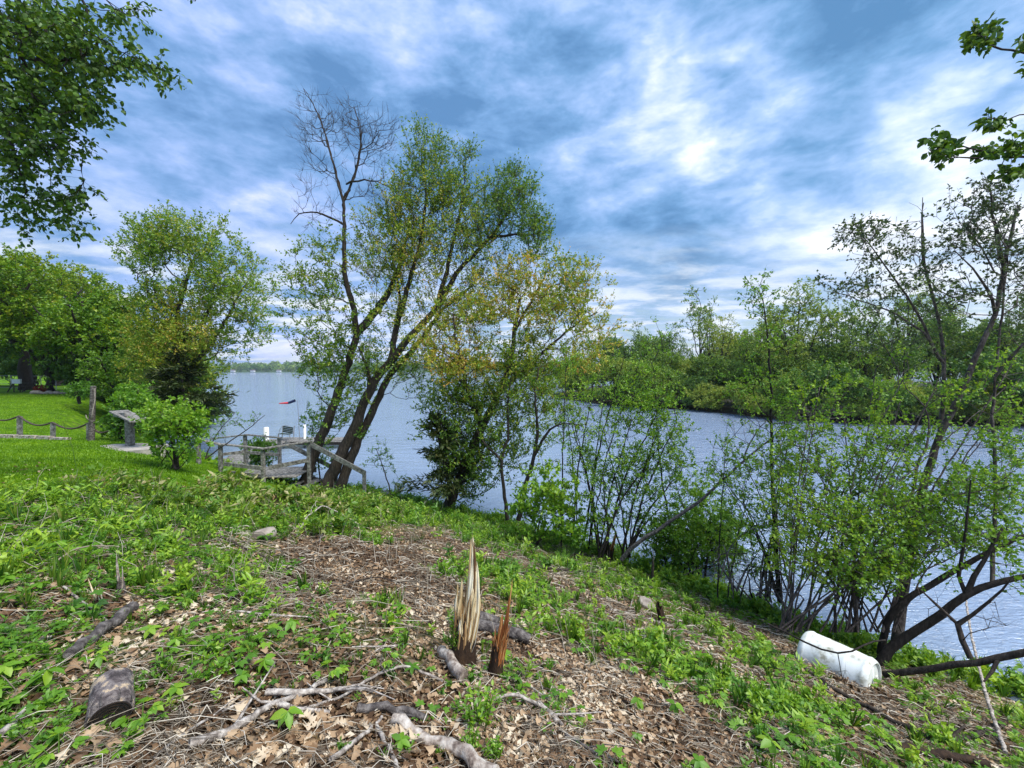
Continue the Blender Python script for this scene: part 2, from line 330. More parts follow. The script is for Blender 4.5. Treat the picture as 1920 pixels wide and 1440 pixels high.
def H(x, y):
    x = np.asarray(x, float); y = np.asarray(y, float)
    plane = 3.2-.237*x-.255*y
    lawn = np.interp(y, [0, 5, 9, 14, 20, 33, 60, 300], [3.3, 3.3, 2.9, 2.47, 2.5, 3.0, 3.3, 6])+.0*x
    up = smin(plane, lawn, .35)
    sd = sdist(x, y, SHORE)+.5*(fbm(x*.8+5, y*.8, 3, 9)-.45)
    near = np.exp(-((x/9)**2+((y-4)/9)**2))
    rough = (fbm(x*.9, y*.9, 4, 3)-.45)*.22*(.25+near)+(fbm(x*5, y*5, 3, 5)-.45)*.05*near
    lawnmask = np.clip((-6.5-x-.35*(9-y))/2, 0, 1)
    rough = rough*(1-.8*lawnmask)
    up = up-.66*np.exp(-(((x+7.2)/3.0)**2+((y-12.4)/2.0)**2))
    bank = np.where(sd > 0, .12+.75*sd, .12+.45*sd)
    return np.maximum(smin(up+rough, bank+rough*.5, .25), -2.5)
def h1(x, y): return float(H(np.array([x]), np.array([y]))[0])
def G(px, py, dmax=45):
    v = pixdir(px, py); v = v/v[1]; d = np.arange(.8, dmax, .02); z = CAMZ+v[2]*d
    hh = np.maximum(H(v[0]*d, d), 0); k = np.argmax(z < hh)
    if not (z < hh).any(): k = len(d)-1
    return np.array([v[0]*d[k], d[k], hh[k]])

def axis(segs):
    out = [segs[0][0]]
    for a, b, st in segs:
        n = max(1, int(round((b-a)/st))); out += list(a+(b-a)*np.arange(1, n+1)/n)
    return np.array(out)
def heightsheet(name, xs, ys, fn, mat, keep=None):
    X, Y = np.meshgrid(xs, ys); Z = fn(X, Y); nx = len(xs); ny = len(ys)
    v = np.stack([X, Y, Z], -1).reshape(-1, 3); i = np.arange(ny-1)[:, None]*nx+np.arange(nx-1)[None]
    f = np.stack([i, i+1, i+nx+1, i+nx], -1).reshape(-1, 4)
    if keep is not None:
        zz = Z.ravel(); f = f[(zz[f] > keep).any(1)]
    m = MB(); m.add(v, f); return m.build(name, mat)

def ground_mat():
    m, N, L = mat_new('ground_soil_and_litter'); vec = _coord(N, L, 'Object')
    big = _noise(N, L, 1.1, 5, .6, vec); fine = _noise(N, L, 38, 5, .7, vec)
    vor = N.new('ShaderNodeTexVoronoi'); vor.inputs['Scale'].default_value = 26; L.new(vec, vor.inputs['Vector'])
    base = _ramp(N, L, fine, [(.3, (.03, .02, .012)), (.5, (.085, .056, .036)), (.65, (.16, .115, .078)), (.8, (.30, .24, .17))])
    sc = N.new('ShaderNodeSeparateColor'); L.new(vor.outputs['Color'], sc.inputs[0])
    fl = _ramp(N, L, sc.outputs[0], [(.0, (.035, .022, .014)), (.35, (.11, .07, .045)), (.7, (.23, .155, .10)), (1, (.42, .34, .25))])
    mx = N.new('ShaderNodeMix'); mx.data_type = 'RGBA'; mx.inputs[0].default_value = .55; L.new(base, mx.inputs[6]); L.new(fl, mx.inputs[7])
    # green cover: attribute 'green' set per face through 'tint'
    a = N.new('ShaderNodeAttribute'); a.attribute_name = 'tint'
    g1 = _noise(N, L, 6, 5, .7, vec)
    gs = N.new('ShaderNodeMath'); gs.operation = 'MULTIPLY_ADD'; L.new(g1, gs.inputs[0]); gs.inputs[1].default_value = 1.6
    gb = N.new('ShaderNodeMath'); gb.operation = 'MULTIPLY_ADD'; L.new(a.outputs['Fac'], gb.inputs[0]); gb.inputs[1].default_value = 2.4; gb.inputs[2].default_value = -1.75
    L.new(gb.outputs[0], gs.inputs[2]); gs.use_clamp = True
    gl = _noise(N, L, 3.0, 3, .5, vec)
    gcol = _ramp(N, L, gl, [(.35, (.05, .12, .004)), (.55, (.10, .21, .005)), (.7, (.17, .29, .010))])
    m2 = N.new('ShaderNodeMix'); m2.data_type = 'RGBA'; L.new(gs.outputs[0], m2.inputs[0]); L.new(mx.outputs[2], m2.inputs[6]); L.new(gcol, m2.inputs[7])
    p = N.new('ShaderNodeBsdfPrincipled'); p.inputs['Roughness'].default_value = .95; p.inputs['Specular IOR Level'].default_value = .1
    L.new(m2.outputs[2], p.inputs['Base Color'])
    b = N.new('ShaderNodeBump'); b.inputs['Strength'].default_value = .9; b.inputs['Distance'].default_value = .03; L.new(fine, b.inputs['Height']); L.new(b.outputs[0], p.inputs['Normal'])
    o = N.new('ShaderNodeOutputMaterial'); L.new(p.outputs[0], o.inputs[0]); return m
M['ground'] = ground_mat()
def lawnmask(x, y): return np.clip((-4.7-x-.42*(9-y))/.9+.5, 0, 1)*np.clip((sdist(x, y, SHORE)-2.6)/1.0, 0, 1)
def greenness(x, y):
    """0 bare litter .. 1 full green cover"""
    g = .45+1.15*(fbm(x*.7+3, y*.7+1, 4, 21)-.44)
    g = g+.36*np.clip((y-7.6+.2*x)/2.5, 0, 1)+.10*np.clip((-x-1.5)/2.5, 0, 1)-.10*np.clip((3.4-y)/1.5, 0, 1)
    for (px, py, r, wt) in BARE: g = g+wt*np.exp(-((x-px)**2+(y-py)**2)/(r*r))
    return np.maximum(np.clip(g, 0, 1), lawnmask(x, y))
BARE = []
for (px, py, r, wt) in [(720, 1090, .9, -.35), (620, 1030, .8, -.4), (1000, 1300, .8, -.35), (560, 1370, .5, -.35), (1240, 1330, .6, -.25), (1000, 1200, .7, -.2), (560, 930, .6, -.25), (1430, 1200, .5, -.45), (1500, 1290, .4, -.4), (1560,1400,.4,-.3), (1600,1290,.35,-.5), (1500, 1240, .3, -.5),
                        (100, 1000, 1.5, .3), (60, 1240, .4, .35), (1300, 1160, .8, .25), (1400, 1290, .45, .2), (360, 1230, .4, .12), (680, 1190, .4, .22), (1180, 1090, .8, .15)]:
    q = G(px, py); BARE.append((q[0], q[1], r, wt))
xs = axis([(-300, -60, 20), (-60, -22, 1.2), (-22, -7, .3), (-7, 8, .085), (8, 14, .3), (14, 60, 4)])
ys = axis([(-60, -4, 8), (-4, 1, .5), (1, 9, .085), (9, 18, .16), (18, 45, .7), (45, 330, 15)])
gr = heightsheet('ground', xs, ys, H, 'ground'); tag(gr, kind='structure')
me = gr.data; cen = np.zeros(len(me.polygons)*3, np.float32); me.polygons.foreach_get('center', cen); cen = cen.reshape(-1, 3)
gg = greenness(cen[:, 0], cen[:, 1]); me.attributes['tint'].data.foreach_set('value', gg.astype(np.float32))

# opposite bank
def HP(x, y):
    sd = sdist(x, y, PEN)+1.5*(fbm(x*.3, y*.3, 3, 4)-.45)
    return np.clip(sd*.35, -1.5, .45+.012*np.maximum(sd, 0))+.3*(fbm(x*.5, y*.5, 3, 8)-.45)
M['pen_ground'] = mat_tex('far_bank_soil', [(.3, (.012, .010, .008)), (.5, (.03, .026, .016)), (.75, (.05, .07, .02))], 1.5, bump=0)
pg = heightsheet('peninsula_ground', axis([(0, 60, .8), (60, 262, 6)]), axis([(26, 80, .8), (80, 175, 5)]), HP, 'pen_ground', keep=-1.2); tag(pg, kind='structure')

# water
def water_mat():
    m, N, L = mat_new('lake_water')
    p = N.new('ShaderNodeBsdfPrincipled'); p.inputs['Base Color'].default_value = (.25, .33, .47, 1); p.inputs['Roughness'].default_value = .04; p.inputs['IOR'].default_value = 1.55
    v1 = _coord(N, L, 'Object', (.55, 1.5, 1), (0, 0, R(-14))); v2 = _coord(N, L, 'Object', (.8, 2.2, 1), (0, 0, R(9)))
    n1 = _noise(N, L, 1.3, 5, .62, v1, .6); n2 = _noise(N, L, 5.5, 3, .6, v2, .3); n3 = _noise(N, L, .14, 4, .6, v1)
    b1 = N.new('ShaderNodeBump'); b1.inputs['Strength'].default_value = 1; b1.inputs['Distance'].default_value = .34; L.new(n1, b1.inputs['Height'])
    rp = N.new('ShaderNodeMapRange'); rp.inputs['From Min'].default_value = .42; rp.inputs['From Max'].default_value = .6; rp.inputs['To Min'].default_value = .22; rp.inputs['To Max'].default_value = 1; L.new(n3, rp.inputs['Value']); L.new(rp.outputs[0], b1.inputs['Strength'])
    b2 = N.new('ShaderNodeBump'); b2.inputs['Strength'].default_value = 1; b2.inputs['Distance'].default_value = .055; L.new(n2, b2.inputs['Height']); L.new(b1.outputs[0], b2.inputs['Normal'])
    L.new(b2.outputs[0], p.inputs['Normal'])
    o = N.new('ShaderNodeOutputMaterial'); L.new(p.outputs[0], o.inputs[0]); return m
M['water'] = water_mat()
m = MB(); m.add([(-4000, -300, 0), (4000, -300, 0), (4000, 4000, 0), (-4000, 4000, 0)], [[0, 1, 2, 3]])
tag(m.build('water', 'water', smooth=False), kind='structure')

# far shore: land and wooded mass
xs = np.linspace(-2400, 2600, 200); ys = np.array([905, 912, 925, 960, 1040, 1250, 1600, 2200])
def HF(x, y): return np.interp(y, [905, 912, 1000, 1300, 2200], [-1, 1, 4, 16, 34])+6*(fbm(x*.004, y*.004, 3, 2)-.45)*np.clip((y-920)/200, 0, 1)*4
M['far_hill'] = mat_tex('far_hill_green', [(.3, (.03, .07, .02)), (.7, (.07, .13, .03))], .02, bump=0)
tag(heightsheet('far_hills', xs, ys, HF, 'far_hill'), kind='structure')
def far_wood():
    mb = MB(); n = 1700
    x = rng.uniform(-1500, 1500, n); y = 914+rng.random(n)**1.6*520; r = rng.uniform(4.5, 9, n)
    z = HF(x, y)+r*.9; hue = rng.random(n)
    for i in range(n):
        k = 46; d = rnd_dir(k); d[:, 2] = np.abs(d[:, 2])*1.5-.5
        pos = np.array([x[i], y[i], z[i]])+d*r[i]*rng.uniform(.6, 1.0, (k, 1))*[1, .8, 1]
        leaves(mb, pos, rnd_dir(k), r[i]*.75, hue[i]*.7+rng.random(k)*.3, aspect=.9, up=1.5)
    return mb.build('far_shore_wood', 'leaf_far')
tag(far_wood(), kind='stuff')

# ------------------------------------------------------------------ trees
class Tree:
    def __init__(s): s.p = []; s.par = []; s.pl = []; s.r = []; s.tips = []
    def arr(s): return np.array(s.p)
    def poly(s, pts, r0, r1, attach=True, jit=.02, seg=.22):
        pts = np.asarray(pts, float)
        # smooth resample
        n = max(2, int(np.linalg.norm(np.diff(pts, axis=0), axis=1).sum()/seg)); L_ = np.r_[0, np.cumsum(np.linalg.norm(np.diff(pts, axis=0), axis=1))]
        t = np.linspace(0, L_[-1], n+1); q = np.stack([np.interp(t, L_, pts[:, k]) for k in range(3)], 1)
        for _ in range(2): q[1:-1] = (q[:-2]+2*q[1:-1]+q[2:])/4
        q[1:-1] += rng.normal(size=q[1:-1].shape)*jit
        par = -1
        if attach and s.p:
            A = s.arr(); dd = np.linalg.norm(A-q[0], axis=1); k = int(dd.argmin())
            if dd[k] < .26*max(1, q[0][1]/11): par = k; q = q[1:] if dd[k] < seg*.7 else q
        ids = []
        for i, a in enumerate(q):
            s.p.append(a); s.par.append(par); s.pl.append(0 if par < 0 else s.pl[par]+.2)
            s.r.append(r0+(r1-r0)*i/max(1, len(q)-1)); par = len(s.p)-1; ids.append(par)
        return ids
    def fill(s, pts, wpath=.25, seg=.3, jit=.05, droop=0., upb=.8, rtip=.006, expo=.42):
        n0 = len(s.p); base = s.arr(); cap = 60000
        d0 = np.array([np.linalg.norm(base-p, axis=1).min() for p in pts]); order = np.argsort(d0+rng.random(len(pts))*.5)
        A = np.zeros((n0+len(pts)*14, 3)); A[:n0] = base; PL = np.zeros(len(A)); PL[:n0] = s.pl; n = n0
        for k in order:
            p = pts[k]; dv = p-A[:n]; ds = np.linalg.norm(dv, axis=1)
            c = ds+wpath*PL[:n]+upb*np.maximum(0, -(dv[:, 2]-.25*ds))
            q = int(c.argmin()); dist = ds[q]
            m_ = min(13, max(1, int(math.ceil(dist/seg)))); mid = (A[q]+p)/2+np.array([0, 0, -.12*dist if not droop else .1*dist])+rng.normal(size=3)*dist*.08
            par = q
            for i in range(1, m_+1):
                t = i/m_; a = (1-t)**2*A[q]+2*t*(1-t)*mid+t*t*p
                if i < m_: a = a+rng.normal(size=3)*jit*seg
                if n >= len(A): break
                A[n] = a; PL[n] = PL[par]+dist/m_; s.p.append(a); s.par.append(par); s.pl.append(PL[n]); s.r.append(None); par = n; n += 1
            s.tips.append(par)
        # pipe-model radii
        cnt = np.zeros(len(s.p)); tipset = set(s.tips)
        for t in tipset: cnt[t] = 1
        for i in range(len(s.p)-1, n0-1, -1): cnt[s.par[i]] += cnt[i] if s.par[i] >= n0 else 0
        for i in range(n0, len(s.p)):
            r = rtip*max(1, cnt[i])**expo; pr = s.r[s.par[i]]
            s.r[i] = min(r, pr*.92 if pr is not None else r)
    def wood(s, mb, nmax=9):
        n = len(s.p); ch = [[] for _ in range(n)]
        for i, q in enumerate(s.par):
            if q >= 0: ch[q].append(i)
        stack = [(i, None) for i in range(n) if s.par[i] < 0]
        while stack:
            i, pr = stack.pop(); chain = [i]; c = i
            while ch[c]:
                k = sorted(ch[c], key=lambda j: -s.r[j]); c = k[0]; chain.append(c)
                for o in k[1:]: stack.append((o, chain[-2]))
            pts = [s.p[j] for j in chain]; rr = [s.r[j] for j in chain]
            if pr is not None: pts = [s.p[pr]]+pts; rr = [min(s.r[pr], rr[0]*1.25)]+rr
            if len(pts) < 2: continue
            r = max(rr); nn = 3 if r < .012 else 5 if r < .035 else nmax
            tube(mb, pts, rr, nn, rng.random(), cap=nn > 5, lump=.07 if nn > 5 else 0)
def env_pts(env):
    pts = []; hue = []
    for (px, py, rx, ry, d, rd, n, h) in env:
        u = rnd_dir(n)*(rng.random((n, 1))**(1/1.9))*1.12
        for q in u:
            dd = d+q[1]*rd; pts.append(P(px+q[0]*rx*d/dd, py-q[2]*ry*d/dd, dd)); hue.append(h)
    return np.array(pts), np.array(hue)
def ell_pts(c, r, n, k=2.6): return np.asarray(c)+rnd_dir(n)*(rng.random((n, 1))**(1/k))*np.asarray(r)
def foliage(mw, ml, tips, dirs, hue, ntw, tl, nl, ls, twr=.003, up=.6, outb=.8, upt=.3, tvar=.35, shape=2, aspect=.55, spread=.0):
    k = len(tips)
    if not k: return
    p0 = np.repeat(tips, ntw, 0); d0 = np.repeat(dirs, ntw, 0); h = np.repeat(hue, ntw)
    d = nz(d0*outb+rnd_dir(len(p0))+np.array([0, 0, upt])); L_ = tl*rng.uniform(.5, 1.2, (len(p0), 1)); p1 = p0+d*L_
    sticks(mw, p0, p1, twr, twr*.4, .5)
    t = np.repeat(rng.uniform(.25, 1, (len(p0), 1)), nl, 0); t = rng.uniform(.2, 1.02, (len(p0)*nl, 1))
    bp = np.repeat(p0, nl, 0)+np.repeat(d*L_, nl, 0)*t+rng.normal(size=(len(p0)*nl, 3))*spread
    ld = nz(np.repeat(d, nl, 0)*.5+rnd_dir(len(bp))+np.array([0, 0, -.15]))
    hh = np.repeat(h, nl)+np.repeat(rng.normal(size=len(p0))*tvar*.4, nl)+rng.normal(size=len(bp))*tvar*.45
    leaves(ml, bp, ld, ls*rng.uniform(.65, 1.25, len(bp)), hh, aspect=aspect, up=up, shape=shape)
def tree(name, label, cat, trunks, env, leaf, matl='leaf_main', matb='bark', group=None, rtip=.006, wpath=.25, seg=.3, upb=.8, extra=None, expo=.42, base=None, tw=None, jit=.05, attach=True):
    """trunks: [( [(px,py,d),...], rpx0, rpx1 )]; env ellipsoids in picture units at a depth; leaf: dict for foliage()"""
    t = Tree()
    for pts, a, b in trunks:
        W = [P(*q) for q in pts]; d = pts[0][2]; t.poly(W, a/F*d, b/F*pts[-1][2], seg=.2, jit=.012*d/12, attach=attach)
    b0 = t.p[0] if base is None else base
    o = thing(name, label, cat, tuple(b0), group)
    if env:
        pts, hue = env_pts(env); t.fill(pts, wpath, seg, jit, upb=upb, rtip=rtip, expo=expo)
    mw = MB(); t.wood(mw)
    ml = MB()
    if env and leaf:
        A = t.arr(); tips = A[t.tips]; par = A[[t.par[i] for i in t.tips]]
        # hue of the tip: nearest env point is itself
        dm = np.array([hue[np.argmin(np.linalg.norm(pts-q, axis=1))] for q in tips])
        foliage(mw, ml, tips, nz(tips-par), dm, **leaf)
    elif env:
        A = t.arr(); tips = A[t.tips]; par = A[[t.par[i] for i in t.tips]]
        kw = tw or dict(ntw=3, tl=.4)
        n = kw['ntw']; p0 = np.repeat(tips, n, 0); d = nz(np.repeat(nz(tips-par), n, 0)+rnd_dir(len(p0))*.7+[0, 0, .2])
        sticks(mw, p0, p0+d*kw['tl']*rng.uniform(.4, 1.2, (len(p0), 1)), rtip*.6, rtip*.25)
    mw.build('trunk', matb, o)
    if ml.n: ml.build('crown', matl, o)
    return o

# --- leaning maples beside the stairs
tree('leaning_tree', 'leaning tree left of the twin trunks, its bare dead top reaching highest of all', 'tree',
     [([(570, 905, 13.4), (590, 850, 13.5), (615, 790, 13.6), (642, 712, 13.7), (671, 624, 13.8), (662, 575, 13.8), (645, 516, 13.8), (646, 412, 13.8), (644, 378, 13.8)], 10.5, 2.4),
      ([(644, 378, 13.8), (625, 307, 13.8), (612, 253, 13.9), (590, 200, 14), (569, 166, 14)], 2.2, .4),
      ([(644, 378, 13.8), (665, 330, 13.8), (675, 287, 13.8), (679, 245, 13.7), (664, 200, 13.6)], 2.2, .4),
      ([(671, 624, 13.8), (700, 590, 13.9), (725, 557, 14), (750, 495, 14.2), (765, 430, 14.3)], 8, 2)],
     [(600, 560, 75, 110, 13.7, 1.1, 60, .32), (575, 520, 55, 40, 13.5, .7, 16, .4), (640, 640, 70, 80, 13.6, 1.2, 60, .35), (600, 680, 45, 50, 13.6, .9, 30, .25), (660, 740, 50, 50, 13.5, .9, 30, .25), (640, 800, 50, 50, 13.4, .8, 14, .2), (750, 470, 60, 70, 14, 1.1, 50, .42), (620, 480, 60, 50, 13.8, 1, 20, .35)],
     dict(ntw=6, tl=.5, nl=11, ls=.080, tvar=.3, upt=.5), rtip=.005)
# the bare top and dead limbs of the same trunk
def dead_top():
    root = [o for o in C.objects if o.name == 'leaning_tree'][0]
    t = Tree()
    for pts, a, b in [([(645, 460, 13.8), (646, 412, 13.8), (644, 378, 13.8), (625, 307, 13.8), (612, 253, 13.9), (590, 200, 14), (569, 166, 14)], 2.6, .4),
                      ([(644, 378, 13.8), (665, 330, 13.8), (675, 287, 13.8), (679, 245, 13.7), (664, 200, 13.6)], 2.4, .4),
                      ([(650, 345, 13.8), (690, 335, 13.6), (730, 350, 13.5)], 2, .6), ([(646, 420, 13.8), (600, 400, 13.6), (560, 395, 13.5), (545, 420, 13.4)], 2, .5)]:
        t.poly([P(*q) for q in pts], a/F*14, b/F*14, jit=.02)
    pts, h = env_pts([(590, 230, 42, 60, 13.9, .8, 75, 0), (650, 235, 50, 50, 13.7, .8, 90, 0), (705, 260, 50, 50, 13.6, .8, 95, 0), (600, 330, 50, 60, 13.7, .8, 45, 0), (700, 350, 50, 50, 13.6, .8, 45, 0), (590, 400, 50, 40, 13.6, .8, 30, 0), (735, 245, 18, 16, 13.5, .3, 6, 0), (567, 200, 15, 30, 13.9, .3, 10, 0)])
    t.fill(pts, .2, .25, .12, rtip=.0042, expo=.40, upb=.6)
    mb = MB(); t.wood(mb); A = t.arr(); tips = A[t.tips]; par = A[[t.par[i] for i in t.tips]]
    p0 = np.repeat(tips, 4, 0); d = nz(np.repeat(nz(tips-par), 4, 0)+rnd_dir(len(p0))*.6+[0, 0, .3])
    sticks(mb, p0, p0+d*.34*rng.uniform(.4, 1.2, (len(p0), 1)), .0036, .002)
    mb.build('bare_top', 'bark', root)
dead_top()
tree('twin_trunk_maple', 'tall twin trunk maple leaning right over the stairs, dense green top', 'tree',
     [([(606, 925, 13.0), (641, 848, 13.2), (664, 803, 13.3), (692, 733, 13.4), (709, 702, 13.5), (734, 677, 13.5), (771, 628, 13.5), (817, 582, 13.5), (862, 503, 13.5), (921, 445, 13.5), (950, 400, 13.5)], 11.5, 2.2),
      ([(634, 925, 13.1), (661, 848, 13.4), (700, 767, 13.7), (728, 705, 13.8), (782, 648, 14), (830, 580, 14.2), (880, 540, 14.3)], 10, 2),
      ([(692, 733, 13.4), (690, 690, 13.3), (672, 650, 13.2)], 4, 1.5),
      ([(734, 677, 13.5), (740, 620, 13.6), (765, 540, 13.7), (790, 450, 13.8), (800, 360, 13.8), (790, 290, 13.8)], 6, 1.2),
      ([(740, 620, 13.6), (752, 560, 14), (735, 480, 14.2)], 4, 1.2),
      ([(817, 582, 13.5), (840, 500, 13.6), (858, 420, 13.7), (872, 340, 13.7)], 5, 1.2),
      ([(921, 445, 13.5), (960, 440, 13.3), (1000, 440, 13.2)], 3, 1)],
     [(790, 335, 48, 85, 13.8, .9, 90, .28), (845, 355, 50, 75, 13.7, .9, 85, .28), (750, 400, 55, 60, 13.8, 1, 60, .4), (775, 430, 75, 70, 13.8, 1.3, 110, .52), (860, 440, 65, 70, 13.7, 1.2, 90, .42), (900, 400, 45, 60, 13.6, .9, 45, .3),
      (965, 370, 42, 55, 13.4, .8, 80, .12), (995, 430, 38, 40, 13.3, .7, 60, .12), (940, 400, 35, 40, 13.4, .8, 35, .15), (1005, 475, 28, 30, 13.3, .6, 25, .15),
      (770, 520, 80, 60, 13.7, 1.4, 70, .62), (880, 520, 70, 60, 13.6, 1.3, 60, .5), (740, 600, 80, 60, 13.5, 1.3, 50, .42), (840, 610, 70, 50, 13.6, 1.2, 45, .6), (700, 690, 60, 50, 13.4, 1, 30, .25), (770, 700, 60, 50, 13.4, 1, 40, .25), (700, 470, 70, 70, 13.8, 1.2, 60, .45), (900, 460, 50, 50, 13.6, 1, 40, .3), (920, 580, 60, 50, 13.6, 1.1, 40, .6), (785, 265, 12, 26, 13.8, .3, 10, .2), (820, 280, 12, 20, 13.8, .3, 6, .2), (880, 300, 18, 30, 13.7, .3, 12, .2)],
     dict(ntw=6, tl=.60, nl=8, ls=.074, tvar=.35, upt=.95), rtip=.005)
tree('orange_tinged_tree', 'shorter tree with orange and yellow young leaves leaning out over the bank', 'tree',
     [([(838, 955, 12.0), (870, 880, 12.1), (903, 800, 12.2), (935, 740, 12.3), (958, 680, 12.4), (965, 620, 12.5), (975, 560, 12.5)], 11, 2.5),
      ([(903, 800, 12.2), (880, 750, 12), (870, 700, 11.9), (855, 640, 11.9), (850, 590, 11.9)], 5, 1.5),
      ([(935, 740, 12.3), (985, 690, 12.5), (1040, 640, 12.6), (1090, 600, 12.7), (1120, 585, 12.7)], 4, 1),
      ([(965, 620, 12.5), (1000, 560, 12.6), (1030, 500, 12.6)], 3, 1)],
     [(960, 540, 80, 55, 12.5, 1.2, 70, .66), (1010, 590, 80, 60, 12.5, 1.3, 70, .6), (880, 600, 60, 50, 12.2, 1, 50, .52), (1060, 570, 55, 60, 12.6, 1, 34, .6), (1060, 520, 45, 45, 12.6, .8, 30, .45), (1100, 560, 45, 60, 12.7, .9, 34, .55), (820, 660, 50, 50, 12, 1, 40, .6), (1000, 730, 90, 50, 12.3, 1.2, 60, .35),
      (860, 690, 60, 50, 12, 1, 60, .7), (950, 690, 80, 55, 12.3, 1.2, 90, .4), (1050, 670, 75, 45, 12.5, 1.1, 50, .5), (880, 760, 70, 50, 12.1, 1, 80, .3), (960, 790, 70, 60, 12.1, 1, 60, .3), (900, 850, 60, 60, 12, .9, 80, .2), (840, 840, 45, 60, 12, .8, 44, .12), (840, 760, 50, 50, 12.1, .8, 40, .2), (1110, 660, 45, 50, 12.8, .8, 20, .6), (880, 900, 50, 40, 12, .6, 34, .1), (960, 870, 40, 40, 11.9, .7, 16, .2), (1130, 600, 30, 40, 12.8, .6, 8, .65)],
     dict(ntw=6, tl=.5, nl=11, ls=.076, tvar=.35, upt=.5), rtip=.0045)
tree('slender_twin_stem_tree', 'slender dark stems with sparse leaves right of the juniper by the water', 'tree',
     [([(952, 975, 11.2), (942, 900, 11.3), (938, 860, 11.3), (955, 820, 11.3), (950, 760, 11.4), (960, 700, 11.4)], 4, 1),
      ([(972, 975, 11.1), (988, 900, 11.1), (1003, 850, 11.1), (1010, 800, 11.1), (1000, 740, 11.1), (1010, 690, 11.1)], 5, 1.2),
      ([(1003, 850, 11.1), (1025, 810, 11), (1050, 790, 10.9), (1095, 800, 10.8)], 3, .8), ([(938, 860, 11.3), (905, 830, 11.3), (890, 800, 11.3)], 2.5, .8)],
     [(960, 730, 50, 45, 11.4, .6, 35, .3), (1020, 730, 50, 50, 11.1, .7, 40, .3), (1060, 790, 50, 35, 10.9, .6, 26, .25), (930, 830, 40, 50, 11.3, .5, 16, .25), (1010, 850, 45, 50, 11, .5, 14, .25)],
     dict(ntw=3, tl=.3, nl=9, ls=.065, tvar=.3), rtip=.004)
# --- juniper leaning over the water
def conifer(name, label, base, top, rad, nb, matl='needle', hgt0=.1, dens=1.0, group=None, lean=1):
    o = thing(name, label, 'tree', tuple(base), group); mw = MB(); ml = MB(); base = np.array(base); top = np.array(top)
    tube(mw, [base, (base+top)/2, top], [rad*.07, rad*.05, rad*.01], 7)
    for i in range(nb):
        t = hgt0+(1-hgt0)*(i+rng.random())/nb; a = rng.random()*6.283; p = base+(top-base)*t
        L_ = rad*(1-t)**.75*rng.uniform(.65, 1.1)+.1; d = np.array([math.cos(a), math.sin(a), rng.uniform(-.05, .25)])
        q = p+d*L_*[1, 1, 1]+[0, 0, -.1*L_]; pts = np.array([p, (p+q)/2+[0, 0, -.06*L_], q]); tube(mw, pts, [.02, .012, .004], 3, cap=False)
        k = int(dens*(14+60*L_)); tt = rng.uniform(.15, 1.05, (k, 1)); bp = p+(q-p)*tt+rng.normal(size=(k, 3))*[.12, .12, .06]*L_*.6
        ld = nz(d+rnd_dir(k)*.8); leaves(ml, bp, ld, rng.uniform(.14, .3, k)*(.5+.25*rad), .35+rng.normal(size=k)*.2+t*.15, aspect=.28, up=1.2)
    mw.build('trunk', 'bark_dark', o); ml.build('needles', matl, o); return o
b = P(850, 935, 11.7)
conifer('juniper', 'small dark juniper leaning left over the water below the orange tinged tree', (b[0], b[1], b[2]), P(812, 775, 11.8), 1.35, 60, dens=1.1)

# --- bright shrub and stem thickets along the bank
def shrub(name, label, cat, px, py, d, stems, env, leaf, matl, matb='bark', rpx=1.6, group=None, sp=25, **kw):
    tr = []
    for i in range(stems):
        x0 = px+rng.uniform(-sp, sp)*.5; e = env[i % len(env)]
        x1 = e[0]+rng.uniform(-.6, .6)*e[2]; y1 = e[1]-rng.uniform(-.3, .8)*e[3]; dd = e[4]+rng.uniform(-.6, .6)*e[5]
        tr.append(([(x0, py, d+rng.uniform(-.2, .2)), ((x0*1.3+x1*.7)/2, (py+y1)/2, (d+dd)/2), (x1, y1, dd)], rpx*rng.uniform(.7, 1.3), rpx*.35))
    return tree(name, label, cat, tr, env, leaf, matl, matb, group, attach=False, **kw)
g = G(1010, 1025)
shrub('bright_shrub', 'bright yellow green leafy shrub at the bank edge behind the tall splintered stump', 'shrub', 1005, 1025, g[1], 6,
      [(1030, 930, 55, 50, 9.3, .6, 70, .85), (1060, 980, 45, 35, 9.2, .5, 30, .75), (985, 960, 40, 40, 9.3, .5, 30, .7), (1035, 1000, 60, 20, 9.1, .5, 20, .6)],
      dict(ntw=4, tl=.22, nl=9, ls=.085, tvar=.25, aspect=.6), 'leaf_fresh', rtip=.004, seg=.2)
shrub('stem_thicket', 'thin upright stems with small leaves on the bank right of the bright shrub', 'shrub', 1170, 1045, 9.0, 12,
      [(1150, 900, 65, 90, 9.2, .6, 90, .45), (1210, 870, 60, 110, 9.2, .6, 110, .45), (1080, 840, 45, 60, 9.6, .5, 30, .45), (1250, 800, 40, 70, 9.3, .5, 40, .5), (1180, 780, 60, 50, 9.4, .6, 50, .45), (1240, 760, 40, 40, 9.4, .5, 22, .4), (1270, 880, 45, 50, 9.2, .5, 35, .45), (1110, 960, 40, 60, 9.2, .4, 20, .4), (1230, 960, 40, 50, 9, .5, 22, .4), (1150, 990, 60, 40, 9, .4, 20, .5)],
      dict(ntw=4, tl=.26, nl=8, ls=.06, tvar=.35), 'leaf_mid', 'bark_dark', rpx=2.2, sp=110, rtip=.0035, seg=.22)
tree('slim_waterside_sapling', 'thin straight sapling with a leafy tuft rising over the channel', 'tree',
     [([(1262, 1010, 9.4), (1240, 900, 9.6), (1232, 800, 9.7), (1228, 700, 9.8)], 2.2, .8)],
     [(1225, 720, 40, 60, 9.8, .5, 22, .4), (1235, 640, 25, 50, 9.8, .3, 9, .4), (1190, 740, 40, 30, 9.8, .3, 10, .4)], dict(ntw=3, tl=.24, nl=7, ls=.06, tvar=.3), 'leaf_mid', 'bark_dark', rtip=.0035)
